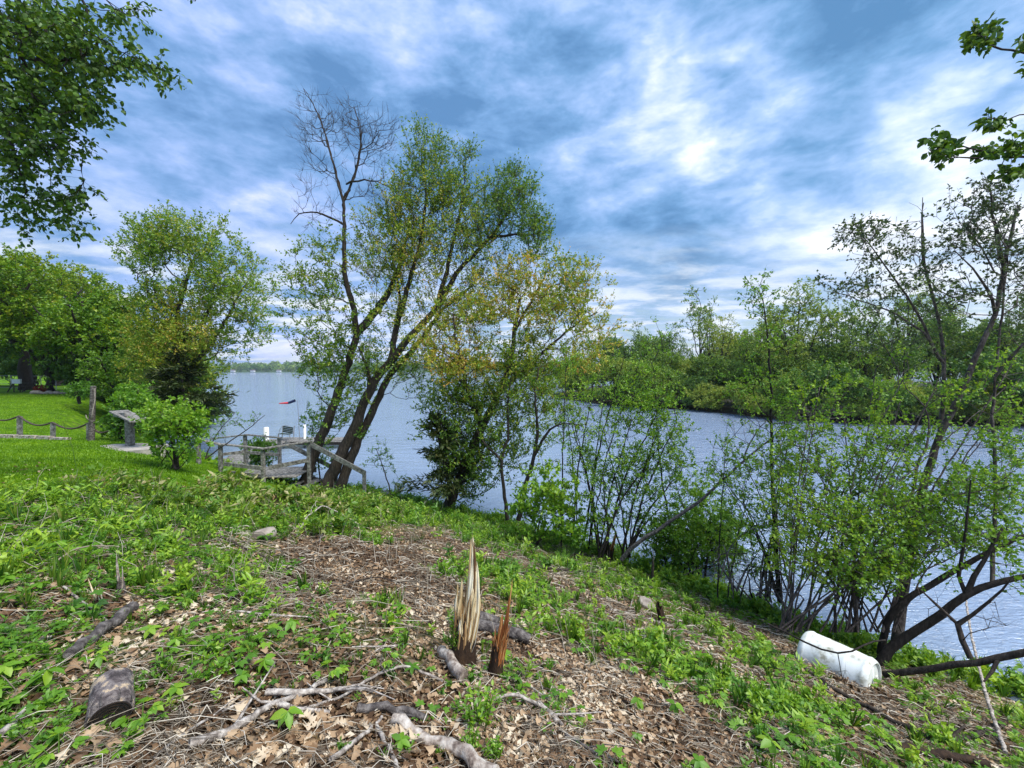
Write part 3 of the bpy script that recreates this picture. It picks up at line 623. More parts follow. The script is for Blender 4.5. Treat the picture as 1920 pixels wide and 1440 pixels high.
shrub('sapling_screen', 'screen of fine upright saplings between the dense bush and the leafy thicket', 'shrub', 1420, 1120, 7.3, 14,
      [(1400, 960, 45, 80, 7.5, .5, 50, .55), (1450, 1000, 40, 60, 7.2, .5, 40, .55), (1380, 860, 45, 70, 7.8, .5, 34, .5), (1460, 860, 50, 70, 7.5, .5, 40, .5), (1350, 900, 30, 50, 7.9, .4, 16, .5), (1420, 1060, 40, 40, 7.2, .4, 20, .6)],
      dict(ntw=4, tl=.24, nl=7, ls=.052, tvar=.35), 'leaf_mid', 'bark_dark', rpx=1.9, sp=150, rtip=.003, seg=.2)
shrub('waterside_screen', 'tall airy screen of thin stems left of the stem thicket', 'shrub', 1085, 1030, 9.9, 9,
      [(1080, 800, 45, 70, 10.2, .5, 44, .5), (1110, 880, 45, 60, 10, .5, 40, .5), (1140, 740, 50, 50, 10, .5, 34, .5), (1200, 700, 50, 50, 9.9, .5, 24, .5), (1060, 700, 40, 50, 10.4, .5, 24, .55)],
      dict(ntw=4, tl=.26, nl=7, ls=.058, tvar=.35), 'leaf_mid', 'bark_dark', rpx=1.9, sp=90, rtip=.0035, seg=.22)
g = G(1300, 1085)
shrub('dense_green_bush', 'dense round dark green bush at the edge of the slope beside the water', 'shrub', 1300, 1095, g[1], 9,
      [(1310, 1000, 90, 58, g[1]+.1, .8, 260, .35), (1250, 1010, 50, 40, g[1], .5, 60, .35), (1345, 1010, 50, 40, g[1]+.2, .6, 50, .6), (1265, 1040, 45, 40, g[1], .5, 50, .4), (1310, 1050, 70, 35, g[1], .5, 60, .3), (1300, 930, 60, 40, g[1]+.6, .5, 40, .5)],
      dict(ntw=4, tl=.2, nl=12, ls=.062, tvar=.25), 'leaf_mid', 'bark_dark', rtip=.004, seg=.2, rpx=2.2, sp=50)
tree('arching_bare_limb', 'long bare grey limb arching out over the water from the stem thicket', 'branch',
     [([(1165, 1050, 8.6), (1185, 1025, 8.5), (1240, 990, 8.3), (1320, 935, 8.1), (1350, 905, 8.0), (1390, 868, 7.9), (1425, 838, 7.9), (1470, 800, 7.9)], 4.2, 1.2),
      ([(1390, 868, 7.9), (1420, 800, 8), (1450, 780, 8.1)], 1.4, .5)],
     [(1470, 790, 70, 25, 8, .5, 40, 0), (1520, 770, 40, 20, 8.1, .4, 16, 0), (1400, 800, 40, 20, 8, .4, 8, 0), (1560, 775, 30, 20, 8.2, .4, 8, 0)], None, matb='bark_grey', rtip=.0035, tw=dict(ntw=3, tl=.35), upb=.2)
# --- right-hand side
tree('tall_thin_tree', 'tall thin straight tree in front of the round crown across the channel', 'tree',
     [([(1462, 1130, 7.4), (1452, 1000, 7.6), (1447, 870, 7.8), (1446, 720, 7.9), (1440, 640, 7.9), (1430, 560, 7.9)], 4.5, 1.0)],
     [(1425, 560, 30, 40, 7.9, .3, 26, .35), (1435, 640, 40, 40, 7.9, .4, 20, .4), (1440, 740, 75, 60, 7.8, .6, 36, .45), (1400, 720, 45, 40, 7.8, .4, 18, .45), (1480, 790, 60, 50, 7.7, .5, 22, .4)],
     dict(ntw=3, tl=.24, nl=7, ls=.055, tvar=.35), 'leaf_mid', 'bark_dark', rtip=.0032)
tree('waterside_tree', 'open tree on the right bank with long curving grey trunk and many limbs', 'tree',
     [([(1680, 1210, 6.2), (1700, 1060, 6.5), (1728, 930, 6.7), (1742, 870, 6.8), (1770, 800, 6.8), (1805, 735, 6.8), (1832, 660, 6.8), (1872, 580, 6.8), (1882, 500, 6.8), (1900, 420, 6.8), (1910, 385, 6.8)], 9, 2.2),
      ([(1742, 870, 6.8), (1752, 830, 6.9), (1768, 790, 7), (1772, 700, 7), (1768, 640, 7.1), (1750, 560, 7.2), (1732, 500, 7.2), (1726, 420, 7.2), (1732, 380, 7.2)], 4.4, .7),
      ([(1770, 690, 7), (1745, 640, 7), (1722, 590, 7), (1690, 540, 7), (1640, 470, 7), (1605, 425, 7)], 2.8, .6),
      ([(1750, 640, 7), (1700, 600, 7), (1640, 570, 6.9), (1590, 555, 6.8), (1545, 545, 6.8)], 2.2, .5),
      ([(1882, 500, 6.8), (1866, 440, 6.7), (1860, 370, 6.6), (1855, 345, 6.6)], 3.5, .8),
      ([(1872, 580, 6.8), (1840, 520, 6.7), (1790, 470, 6.6)], 2.5, .7),
      ([(1860, 1100, 6.0), (1868, 900, 6.4), (1860, 760, 6.5), (1872, 650, 6.6), (1885, 520, 6.6)], 3.8, 1.6),
      ([(1868, 700, 6.5), (1920, 640, 6.3), (1960, 600, 6.2)], 3, 1),
      ([(1690, 1040, 6.4), (1722, 860, 6.5), (1745, 835, 6.6), (1740, 760, 6.8), (1700, 730, 6.9)], 3.4, .9)],
     [(1620, 440, 50, 32, 7, .5, 40, .5), (1680, 480, 80, 50, 7, .6, 50, .5), (1590, 540, 60, 25, 6.8, .4, 20, .5), (1660, 560, 60, 40, 6.9, .5, 24, .5), (1750, 540, 60, 70, 7.1, .6, 20, .55), (1860, 380, 55, 40, 6.6, .5, 44, .3), (1900, 520, 50, 60, 6.6, .5, 40, .4),
      (1820, 440, 75, 60, 6.6, .6, 62, .4), (1900, 450, 60, 60, 6.6, .6, 34, .4), (1920, 600, 50, 80, 6.5, .6, 26, .6), (1800, 560, 60, 50, 6.7, .6, 30, .5), (1700, 640, 90, 40, 6.9, .7, 26, .7)],
     dict(ntw=3, tl=.24, nl=6, ls=.054, tvar=.3, shape=2, aspect=.6), 'leaf_olive', 'bark_slim', rtip=.003, upb=.5)
# bare upper twigs in the middle of it
def bare_mid():
    root = [o for o in C.objects if o.name == 'waterside_tree'][0]; t = Tree()
    t.poly([P(*q) for q in [(1758, 600, 7.2), (1735, 500, 7.2), (1728, 430, 7.2), (1730, 370, 7.2)]], .02, .005, jit=.01)
    pts, h = env_pts([(1720, 430, 45, 50, 7.2, .5, 26, 0), (1760, 490, 40, 50, 7.2, .5, 16, 0)]); t.fill(pts, .2, .2, .1, rtip=.0028)
    mb = MB(); t.wood(mb); mb.build('bare_branch', 'bark_grey', root)
bare_mid()
shrub('leafy_thicket', 'large leafy thicket of dark stems behind the white drum', 'shrub', 1575, 1185, 6.1, 46,
      [(1560, 770, 80, 80, 6.9, .7, 34, .55), (1660, 740, 90, 80, 7, .7, 34, .6), (1780, 740, 70, 80, 6.9, .7, 24, .55), (1880, 720, 60, 80, 6.8, .7, 24, .5), (1480, 900, 60, 80, 6.9, .6, 50, .55), (1600, 1080, 90, 40, 6, .5, 60, .4), (1480, 1040, 40, 60, 6.3, .4, 24, .7), (1560, 900, 75, 90, 6.6, .8, 70, .5), (1640, 890, 75, 80, 6.7, .8, 70, .5), (1500, 970, 60, 60, 6.5, .6, 50, .7), (1600, 1000, 90, 60, 6.2, .7, 120, .55), (1700, 960, 80, 60, 6.4, .8, 100, .5), (1790, 930, 80, 70, 6.4, .8, 80, .4),
       (1870, 930, 70, 70, 6.2, .8, 60, .4), (1650, 1060, 90, 45, 6.0, .6, 80, .45), (1540, 1050, 60, 40, 6.1, .5, 40, .75), (1760, 1010, 80, 40, 6.1, .6, 60, .4), (1880, 830, 60, 60, 6.5, .6, 36, .45), (1700, 830, 80, 50, 6.8, .7, 40, .5), (1860, 1010, 50, 30, 6, .5, 20, .4), (1500, 830, 50, 60, 6.9, .5, 26, .5)],
      dict(ntw=4, tl=.24, nl=9, ls=.050, tvar=.4, aspect=.62), 'leaf_mid', 'bark_slim', rpx=2.0, sp=250, rtip=.0036, seg=.2)
tree('forked_low_limb', 'thick dark limb forking low from the thicket to the right over pale water', 'branch',
     [([(1640, 1262, 5.75), (1655, 1225, 5.78), (1690, 1195, 5.7), (1730, 1180, 5.6), (1770, 1148, 5.5), (1810, 1110, 5.4), (1860, 1092, 5.3), (1925, 1082, 5.2), (1990, 1070, 5.1)], 9, 4),
      ([(1650, 1240, 5.95), (1655, 1185, 5.95), (1672, 1145, 5.9), (1720, 1105, 5.9), (1780, 1080, 5.8), (1830, 1045, 5.7), (1880, 1020, 5.6), (1960, 990, 5.5)], 6.5, 3.4),
      ([(1810, 1110, 5.4), (1845, 1050, 5.4), (1880, 990, 5.4)], 4, 2), ([(1795, 1110, 5.5), (1810, 1000, 5.5), (1820, 900, 5.5)], 3.2, 1.2)],
     [(1880, 1010, 60, 40, 5.4, .4, 24, .4), (1900, 1080, 40, 30, 5.2, .3, 8, .3), (1780, 1060, 40, 30, 5.6, .3, 6, .4)], dict(ntw=3, tl=.2, nl=5, ls=.055, tvar=.3), 'leaf_mid', 'bark_dark', rtip=.0036, upb=.3)

# --- left yard trees
tree('pale_open_maple', 'light leafed open maple left of the bay above the spruce', 'tree',
     [([(330, 775, 23), (335, 700, 23), (345, 640, 23), (330, 585, 23), (345, 545, 23), (360, 490, 23)], 7, 2.5),
      ([(335, 740, 23), (365, 680, 22.8), (400, 640, 22.6), (430, 590, 22.5), (455, 540, 22.5)], 5, 1.5),
      ([(330, 585, 23), (290, 560, 23), (260, 530, 23)], 3, 1), ([(345, 640, 23), (385, 600, 22.8), (400, 550, 22.7), (405, 500, 22.7)], 3.5, 1.2)],
     [(320, 450, 60, 50, 23, 1.6, 100, .35), (270, 470, 55, 50, 23, 1.5, 80, .3), (385, 470, 55, 55, 22.8, 1.5, 80, .35), (440, 540, 65, 60, 22.6, 1.6, 90, .35), (390, 560, 60, 50, 22.8, 1.4, 60, .35), (470, 610, 45, 40, 22.5, 1.1, 34, .35), (420, 640, 50, 40, 22.6, 1.1, 30, .35), (320, 630, 85, 75, 22.8, 1.6, 190, .52), (350, 640, 65, 60, 22.6, 1.2, 110, .56), (290, 690, 60, 50, 22.8, 1.5, 70, .5), (280, 560, 60, 40, 23, 1.4, 60, .4), (390, 720, 50, 50, 22.6, .9, 20, .4)],
     dict(ntw=6, tl=.8, nl=10, ls=.13, tvar=.3, upt=.6), 'leaf_main', 'bark', rtip=.008, seg=.5)
c0 = P(345, 795, 21.5); conifer('spruce', 'dark spruce with drooping branches at the water edge below the pale maple', (c0[0], c0[1], c0[2]), P(335, 655, 21.5), 2.6, 95, dens=.9)

def round_tree(name, label, base, h, r, nt, leafd, matl, matb='bark_dark', group=None, trunk_h=.3, rt=None, flat=1.0, twr=None, hue=.5):
    t = Tree(); x, y, z = base; th = h*trunk_h; rt = rt or h*.022
    t.poly([(x, y, z-.2), (x+rng.normal()*.1, y, z+th), (x+rng.normal()*.3, y, z+h*.75)], rt, rt*.25, jit=.04, seg=h*.04)
    for a in range(4):
        q = a*1.57+rng.random(); t.poly([(x, y, z+th*rng.uniform(.8, 1.3)), (x+math.cos(q)*r*.35, y+math.sin(q)*r*.35, z+h*.5), (x+math.cos(q)*r*.6, y+math.sin(q)*r*.6, z+h*.68)], rt*.5, rt*.15, jit=.04, seg=h*.04)
    c = np.array([x, y, z+th*.6+(h-th*.6)*.52]); rr = np.array([r, r, (h-th*.6)*.5*flat])
    n1 = nt//3; cl = [ell_pts(c, rr*.5, n1)]
    nb = 9
    for i in range(nb):   # lobes give an uneven outline
        d = rnd_dir(1)[0]; d[2] = abs(d[2])*1.1-.35; cl.append(ell_pts(c+d*rr*.62, rr*rng.uniform(.28, .46), (nt-n1)//nb))
    pts = np.concatenate(cl); pts[:, 2] = np.maximum(pts[:, 2], z+(h*.08 if trunk_h > .1 else .15))
    t.fill(pts, .2, h*.05, .1, rtip=h*.0009, expo=.42)
    o = thing(name, label, 'tree', (x, y, z), group); mw = MB(); ml = MB(); t.wood(mw, 7)
    A = t.arr(); tips = A[t.tips]; par = A[[t.par[i] for i in t.tips]]
    foliage(mw, ml, tips, nz(tips-par), np.full(len(tips), hue)+rng.normal(size=len(tips))*.06, **leafd)
    mw.build('trunk', matb, o); ml.build('crown', matl, o); return o
def dup(src, name, label, loc, rz, sc, group=None):
    r = src.copy(); r.name = name; C.objects.link(r); r.location = loc; r.rotation_euler = (0, 0, rz); r.scale = sc if hasattr(sc, '__len__') else (sc, sc, sc)
    r['label'] = label
    if group: r['group'] = group
    elif 'group' in r: del r['group']
    for ch in list(src.children):
        c = ch.copy(); C.objects.link(c); c.parent = r
    return r
LD = dict(ntw=5, tl=.75, nl=13, ls=.21, tvar=.28, aspect=.6, upt=.1, up=1.1)
yl = [(25, 742, 36, 12.2, 6.8), (135, 735, 33, 10.2, 5.2), (215, 738, 30, 9.0, 4.4)]
p = P(48, 740, 36); ya = round_tree('yard_tree', 'big dark trunked shade tree at far left behind the lawn', (p[0], p[1], h1(p[0], p[1])), 13.2, 6.6, 380, LD, 'leaf_yard', trunk_h=.26, rt=.5, hue=.62)
p = P(170, 745, 31); yb = round_tree('yard_tree', 'green shade tree right of the big trunked one, crown down to the shrubs', (p[0], p[1], h1(p[0], p[1])), 9.6, 4.5, 330, LD, 'leaf_yard', trunk_h=.12, rt=.28, hue=.5)
for (px, d, s, src, lab) in [(265, 34, .92, yb, 'shade tree partly hidden behind the pale open maple'), (-60, 30, .95, ya, 'shade tree cut by the left edge of the view'), (110, 44, 1.1, ya, 'shade tree standing furthest back behind the lawn trees'),
                             (200, 33, 1.0, yb, 'dense green tree between the yard trees and the pale open maple'), (95, 33, .95, yb, 'dense green tree right of the big dark trunk'), (300, 30, .9, yb, 'rounded green tree directly behind the pale open maple'), (230, 27, .72, yb, 'lower green tree in front of the yard trees, left of the spruce'), (60, 52, 1.15, yb, 'tree glimpsed between the two big yard trees'), (-120, 44, 1.2, yb, 'tree beyond the left edge glimpsed through the branches')]:
    p = P(px, 700, d); dup(src, 'yard_tree', lab, (p[0], p[1], h1(p[0], p[1])-.1), rng.random()*6, s)

bd = round_tree('hedge_bush', 'dark bush under the shade trees right behind the picnic table', (*P(70, 700, 43)[:2], h1(*P(70, 700, 43)[:2])), 3.6, 2.7, 150, dict(ntw=5, tl=.5, nl=10, ls=.2, tvar=.25, aspect=.6, up=.9), 'leaf_dark', trunk_h=.05, rt=.06, hue=.4); bd['category'] = 'bush'
for i in range(22):
    px = -150+i*24+rng.uniform(-8, 8); d = 46+rng.uniform(-3, 5) if px < 150 else 34+rng.uniform(-3, 3); p = P(px, 700, d); sx = rng.uniform(.75, 1.25)
    if px > 395: continue
    dup(bd, 'hedge_bush', 'dark bush in the hedge closing the back of the lawn', (p[0], p[1], h1(p[0], p[1])-.1), rng.random()*6, (sx, sx, sx*rng.uniform(.8, 1.3)), 'bushes closing the back of the lawn')
# --- trees on the opposite bank (prototypes, then copies)
LP = dict(ntw=4, tl=.7, nl=9, ls=.21, tvar=.3, aspect=.6, upt=.1, up=.9)
pro = []
px, d, hh = 1470, 45, 12.6
def pz(x, y): return float(HP(np.array([x]), np.array([y]))[0])
p = P(1490, 700, 46); A_ = round_tree('bank_tree', 'tallest round crowned tree across the channel', (p[0], p[1], pz(p[0], p[1])), 15.6, 4.8, 380, LP, 'leaf_far', trunk_h=.12, rt=.2, hue=.6)
p = P(1350, 700, 56); B_ = round_tree('bank_tree', 'slim open tree with pale top left of the round crowned one', (p[0], p[1], pz(p[0], p[1])), 13.2, 2.6, 90, dict(LP, nl=6), 'leaf_far', trunk_h=.3, rt=.14, hue=.5)
p = P(1205, 700, 70); C_ = round_tree('bank_tree', 'rounded tree behind the channel mouth', (p[0], p[1], pz(p[0], p[1])), 11.6, 4.0, 160, LP, 'leaf_far', trunk_h=.2, rt=.16, hue=.35)
p = P(1300, 740, 50); D_ = round_tree('bank_bush', 'low grey green bush at the waterline across the channel', (p[0], p[1], pz(p[0], p[1])), 4.4, 2.6, 170, dict(LP, tl=.55, nl=10, ls=.17), 'leaf_far', trunk_h=.05, rt=.05, hue=.45); D_['category'] = 'bush'
p = P(1420, 700, 60); E_ = round_tree('bank_tree', 'dense leafy tree reaching down to the bushes left of the round crowned one', (p[0], p[1], pz(p[0], p[1])), 9.0, 4.2, 300, dict(LP, tl=.8, nl=10, ls=.24), 'leaf_far', trunk_h=.04, rt=.12, hue=.45)
rs = random.Random(3)
gl = 'trees crowding the opposite bank'
for (px, d, src, s, lab) in [(1255, 64, B_, 1.0, 'open pale tree rising above the bushes near the channel mouth'), (1330, 60, B_, 1.15, 'tallest slim open tree left of the round crown'), (1390, 58, C_, .95, 'full crowned tree just left of the tall round one'),
                             (1165, 78, C_, .75, 'small tree at the tip of the opposite bank'), (1110, 84, B_, .8, 'open tree seen through the orange leaves at the channel mouth'),
                             (1560, 44, C_, .72, 'lower tree right of the tallest round crown'), (1620, 42, A_, .75, 'broad low tree behind the leafy thicket'), (1690, 40, C_, .75, 'tree behind the bare upper twigs across the channel'),
                             (1760, 42, A_, .82, 'tree directly behind the curving grey trunk across the channel'), (1840, 40, C_, .8, 'tree across the channel behind the thick trunk'), (1910, 38, A_, .8, 'tree across the channel at the right edge'),
                             (2020, 40, A_, .8, 'tree across the channel just past the right edge')]:
    p = P(px, 700, d); dup(src, 'bank_tree', lab, (p[0], p[1], pz(p[0], p[1])-.1), rs.random()*6, s)
for i in range(44):
    px = 1080+i*22+rs.uniform(-15, 15); d = float(np.interp(px, [1040, 1100, 1300, 1450, 1600, 1920], [90, 78, 66, 56, 50, 46]))+rs.uniform(4, 22); p = P(px, 700, d)
    sv = rs.choice([.85, .95, 1.05, 1.2, 1.5])*rs.uniform(.92, 1.08); dup(rs.choice([E_, E_, C_, B_]), 'bank_tree', 'green tree in the mass of trees behind the opposite shore', (p[0], p[1], pz(p[0], p[1])-.2), rs.random()*6, (sv*.85, sv*.85, sv), gl)
for i in range(64):
    px = 1060+i*14.5+rs.uniform(-8, 8); d = float(np.interp(px, [1040, 1150, 1300, 1450, 1600, 1920], [71.5, 54.4, 48.8, 40.2, 36.2, 34.4]))+rs.uniform(-.8, 1.8)
    if 1355 < px < 1372: continue
    p = P(px, 700, d); s = rs.choice([.5, .7, .85, 1.0, 1.3])*rs.uniform(.85, 1.15)
    if i % 2 == 0 and px < 1500:
        p2 = P(px+5, 700, d+6); dup(E_, 'bank_tree', 'green tree in the mass of trees behind the opposite shore', (p2[0], p2[1], pz(p2[0], p2[1])-.2), rs.random()*6, *(lambda v: ((v, v, v*rs.uniform(.7, 1.2)),))(rs.uniform(.6, .95)), gl)
    o = dup(D_, 'bank_bush', 'green bush overhanging the opposite waterline', (p[0], p[1], pz(p[0], p[1])-.15), rs.random()*6, (s, s, s*rs.uniform(.8, 1.3)), 'bushes along the opposite waterline')

# ------------------------------------------------------------------ overhanging boughs close to the camera
def bough(name, label, limbs, env, leaf_size, ntip_tw, nl, matl, tl, seg=.15, parts=300, rtip=.003, group=None, upb=0., hang=.5):
    t = Tree()
    for pts, a, b in limbs: t.poly([P(*q) for q in pts], a/F*pts[0][2], b/F*pts[-1][2], jit=.01, seg=.12)
    o = thing(name, label, 'branch', tuple(t.p[0]), group)
    pts, hue = env_pts(env); t.fill(pts, .15, seg, .08, upb=upb, rtip=rtip)
    mw = MB(); t.wood(mw); A = t.arr(); tips = A[t.tips]; par = A[[t.par[i] for i in t.tips]]
    p0 = np.repeat(tips, ntip_tw, 0); d = nz(np.repeat(nz(tips-par), ntip_tw, 0)*.8+rnd_dir(len(p0))+[0, 0, -hang]); Lw = tl*rng.uniform(.5, 1.2, (len(p0), 1))
    sticks(mw, p0, p0+d*Lw, rtip*.7, rtip*.3)
    n = len(p0)*nl; bp = np.repeat(p0, nl, 0)+np.repeat(d*Lw, nl, 0)*rng.uniform(.15, 1.03, (n, 1))
    ld = nz(np.repeat(d, nl, 0)*.4+rnd_dir(n)*.9+[-.15, 0, -hang]); sz = leaf_size*rng.uniform(.65, 1.2, n); tint = np.clip(.45+rng.normal(size=n)*.25, 0, 1)
    dist = np.linalg.norm(bp-[0, 0, CAMZ], axis=1)
    inview = (bp[:, 1] > .3) & (np.abs(bp[:, 0]/bp[:, 1]) < 1.26) & ((bp[:, 2]-CAMZ)/bp[:, 1] < .93)
    order = np.argsort(-np.where(inview, sz/dist, 0)); big = order[:parts]; rest = order[parts:]
    protos = []
    for k in range(6):
        m = MB(); leaves(m, np.zeros((1, 3)), np.array([[1., 0, 0]]), 1.0, .12+.15*k, aspect=.62, up=50, fold=.3+.1*(k % 3), shape=6); protos.append(m.mesh('leaf', matl))
    from mathutils import Matrix
    b0 = np.array(t.p[0])
    for i in big:
        dd = ld[i]; nn = nz(rnd_dir(1)[0]+[0, 0, .5]); s_ = nz(np.cross(dd, nn)); nn = np.cross(s_, dd); s_ = np.cross(nn, dd)
        lo = bpy.data.objects.new('leaf', protos[i % 6]); C.objects.link(lo); lo.parent = o
        q = bp[i]-b0; z_ = sz[i]
        lo.matrix_local = Matrix(((dd[0]*z_, s_[0]*z_, nn[0]*z_, q[0]), (dd[1]*z_, s_[1]*z_, nn[1]*z_, q[1]), (dd[2]*z_, s_[2]*z_, nn[2]*z_, q[2]), (0, 0, 0, 1)))
    mw.build('twigs', 'bark_dark', o)
    if len(rest):
        ml = MB(); leaves(ml, bp[rest], ld[rest], sz[rest], tint[rest], aspect=.62, shape=6); tag(ml.build('leaf_mass', matl, o), kind='stuff')
    return o
bough('overhanging_tree_bough', 'dark leafy bough hanging into the top left corner from a tree out of view',
      [([(-260, -160, 5.6), (-120, -20, 5.2), (-20, 60, 5.0), (80, 120, 4.9), (180, 100, 4.8)], 14, 1.5), ([(-120, -20, 5.2), (-40, 150, 5.2), (20, 260, 5.2), (50, 360, 5.2)], 8, 1.2), ([(-120, -120, 5.2), (60, -60, 4.8), (200, 0, 4.6)], 8, 1.2), ([(-20, 60, 5.0), (80, 200, 5), (120, 250, 5)], 4, 1)],
      [(60, 60, 110, 90, 5, .8, 130, .4), (150, 90, 80, 60, 4.8, .5, 50, .4), (60, 190, 100, 80, 5, .7, 110, .4), (150, 190, 55, 50, 4.9, .5, 34, .4), (230, 110, 40, 25, 4.7, .3, 12, .4), (285, 125, 22, 18, 4.7, .2, 7, .4), (230, 20, 30, 22, 4.7, .3, 8, .4), (20, 290, 70, 50, 5.2, .5, 44, .4), (110, 270, 60, 40, 5, .4, 24, .4), (110, 370, 28, 45, 5.1, .3, 16, .4), (160, 350, 12, 25, 5.1, .2, 4, .4), (40, 370, 45, 35, 5.2, .4, 18, .4), (30, 420, 14, 25, 5.2, .2, 4, .4), (140, 420, 14, 18, 5.1, .2, 4, .4), (-60, 150, 80, 200, 5.3, .6, 70, .4)],
      .062, 4, 6, 'leaf_dark', .24)
bough('overhanging_maple_bough', 'maple bough reaching in from the upper right edge with drooping leaf clusters',
      [([(2060, 330, 4.6), (1960, 300, 4.5), (1880, 288, 4.4), (1830, 285, 4.4), (1792, 270, 4.4)], 3.4, 1.2), ([(1850, 290, 4.4), (1810, 302, 4.3), (1776, 292, 4.3)], 1.6, .8), ([(2060, 130, 4.6), (1960, 105, 4.5), (1910, 97, 4.4), (1856, 85, 4.4)], 3, 1.5), ([(1990, 220, 4.5), (1930, 210, 4.5), (1880, 228, 4.4)], 2, .9), ([(1990, 300, 4.5), (1930, 318, 4.4), (1880, 340, 4.4)], 2, .8)],
      [(1765, 275, 28, 24, 4.35, .2, 24, .4), (1838, 65, 26, 26, 4.4, .2, 30, .4), (1870, 225, 28, 10, 4.4, .15, 10, .4), (1860, 282, 45, 10, 4.4, .2, 16, .4), (1910, 272, 20, 14, 4.4, .2, 12, .4), (1935, 80, 22, 16, 4.4, .15, 8, .4), (1935, 130, 12, 12, 4.4, .1, 4, .4), (1895, 320, 26, 10, 4.4, .2, 10, .4), (1955, 250, 30, 40, 4.5, .3, 14, .4)],
      .07, 2, 5, 'leaf_dark', .09, parts=250, seg=.1)
# single leaf spray at the top of the frame
bough('small_leaf_spray', 'tiny leaf spray poking down at the top edge above the bay', [([(395, -60, 4.8), (375, -20, 4.8), (366, 2, 4.8)], 1.2, .6)], [(362, 4, 9, 7, 4.8, .05, 2, .4)], .06, 1, 2, 'leaf_dark', .06, parts=4)

# ------------------------------------------------------------------ built things
def disc_pts(c, ax, r, n=24):
    ax = nz(ax); ref = np.array([0, 0, 1.]) if abs(ax[2]) < .9 else np.array([1., 0, 0]); a = nz(np.cross(ax, ref)); b = np.cross(ax, a); th = np.arange(n)/n*2*math.pi
    return np.asarray(c)+r*(np.cos(th)[:, None]*a+np.sin(th)[:, None]*b)
def lathe(mb, p0, ax, prof, n=40, tint=.5):
    ax = nz(ax); rings = [disc_pts(np.asarray(p0)+ax*t, ax, r, n) for t, r in prof]; v = np.concatenate(rings); k = len(prof)
    i = np.arange(k-1)[:, None]*n; j = np.arange(n)[None]; j2 = (j+1) % n
    mb.add(v, np.stack([i+j, i+n+j, i+n+j2, i+j2], -1).reshape(-1, 4), tint)

def make_drum():
    d1 = 4.62; near = P(1640, 1284, d1); far = P(1508, 1220, d1*1.13); r = .272; ax = nz(near-far); L_ = np.linalg.norm(near-far)
    o = thing('plastic_drum', 'white plastic drum lying on its side below the thicket', 'drum', tuple(far+[0, 0, -r]))
    pr = [(0, 0), (0, r*.86), (.012, r*.93), (.03, r*.97), (.05, r), (.062, r*1.012), (.075, r), (.09, r*.985), (.13, r*.99)]
    for c in (.34, .66): pr += [(L_*c-.02, r*1.0), (L_*c-.008, r*1.012), (L_*c+.008, r*1.012), (L_*c+.02, r*1.0)]
    pr += [(L_-.13, r*.99), (L_-.09, r*.985), (L_-.075, r), (L_-.062, r*1.012), (L_-.05, r), (L_-.03, r*.97), (L_-.012, r*.93), (L_, r*.88), (L_-.004, r*.84), (L_-.022, r*.80)]
    m = MB(); lathe(m, far, ax, pr, 48); m.build('barrel', 'white_plastic', o)
    m = MB(); lathe(m, near-ax*.024, ax, [(0, r*.82), (.003, r*.6), (.004, .001)], 40); m.build('drum_head', 'white_plastic', o)
    sd = nz(np.cross(ax, [0, 0, 1])); u = np.cross(sd, ax)
    for s in (-1, 1):
        m = MB(); c = near-ax*.022+sd*s*r*.5+u*.02; lathe(m, c, ax, [(0, .026), (.014, .026), (.016, .02), (.010, .014), (.010, .001)], 14); m.build('bung', 'white_plastic', o)
    m = MB(); box(m, near-ax*.02+u*r*.72, near-ax*.02-u*r*.72, .012, .010); m.build('moulded_rib', 'white_plastic', o)
make_drum()

def polybranch(name, label, pts, r0, r1, mat, cat='branch', n=8, group=None, lump=.1, twigs=0, lift=0.6):
    """pts: pixels on the ground (px,py[,lift m])"""
    W = []; r0 *= 1.22; r1 *= 1.22
    for q in pts:
        g_ = G(q[0], q[1])+[0, 0, .03]; W.append(g_+[0, 0, (q[2] if len(q) > 2 else 0)+max(r0, r1)*lift])
    W = np.array(W); t = Tree(); t.poly(W, r0, r1, jit=max(r0, r1)*.25, seg=max(.05, max(r0, r1)*1.6))
    m = MB(); tube(m, t.p, t.r, n, cap=True, lump=lump)
    o = m.build(name, mat, origin=tuple(W[0])); o.location = tuple(W[0])
    tag(o, label, cat, group)
    for k in range(twigs):
        i = rng.integers(1, len(t.p)-1); d = nz(rnd_dir(1)[0]*[1, 1, .4]+nz(t.p[-1]-t.p[0])*.8+[0, 0, .15]); L_ = rng.uniform(.15, .45); mm = MB(); q0 = t.p[i]
        pts_ = [q0, q0+d*L_*.5+rng.normal(size=3)*.02, q0+d*L_]; tube(mm, pts_, [r1*.8, r1*.5, r1*.25], 5, cap=False)
        c = mm.build('twig', mat, origin=tuple(W[0])); c.parent = o
    return o
# fallen wood in front
polybranch('fallen_branch', 'long pale grey branch running diagonally left of bottom centre', [(355, 1418), (420, 1395), (500, 1345), (560, 1318), (612, 1293)], .017, .010, 'deadwood', twigs=3)
polybranch('fallen_branch', 'curved grey branch behind the diagonal one near bottom centre', [(500, 1312), (560, 1318, .02), (620, 1315, .02), (655, 1303, .01), (700, 1308)], .014, .008, 'deadwood', twigs=3)
polybranch('fallen_branch', 'short dark branch under the crossing pale branches', [(520, 1335), (570, 1352), (618, 1350)], .012, .009, 'deadwood')
polybranch('fallen_branch', 'thick crooked branch just right of the crossing branches', [(670, 1345), (720, 1342, .01), (765, 1352, .01), (800, 1362)], .020, .014, 'bark_grey', twigs=1)
polybranch('fallen_log', 'pale barked split log at the bottom edge of the view', [(738, 1368), (780, 1392), (830, 1415), (880, 1442), (930, 1475)], .022, .030, 'palewood', 'log', n=12)
polybranch('fallen_branch', 'grey stick pointing to the bottom edge left of the pale log', [(705, 1375), (720, 1400), (738, 1432), (745, 1460)], .010, .008, 'deadwood')
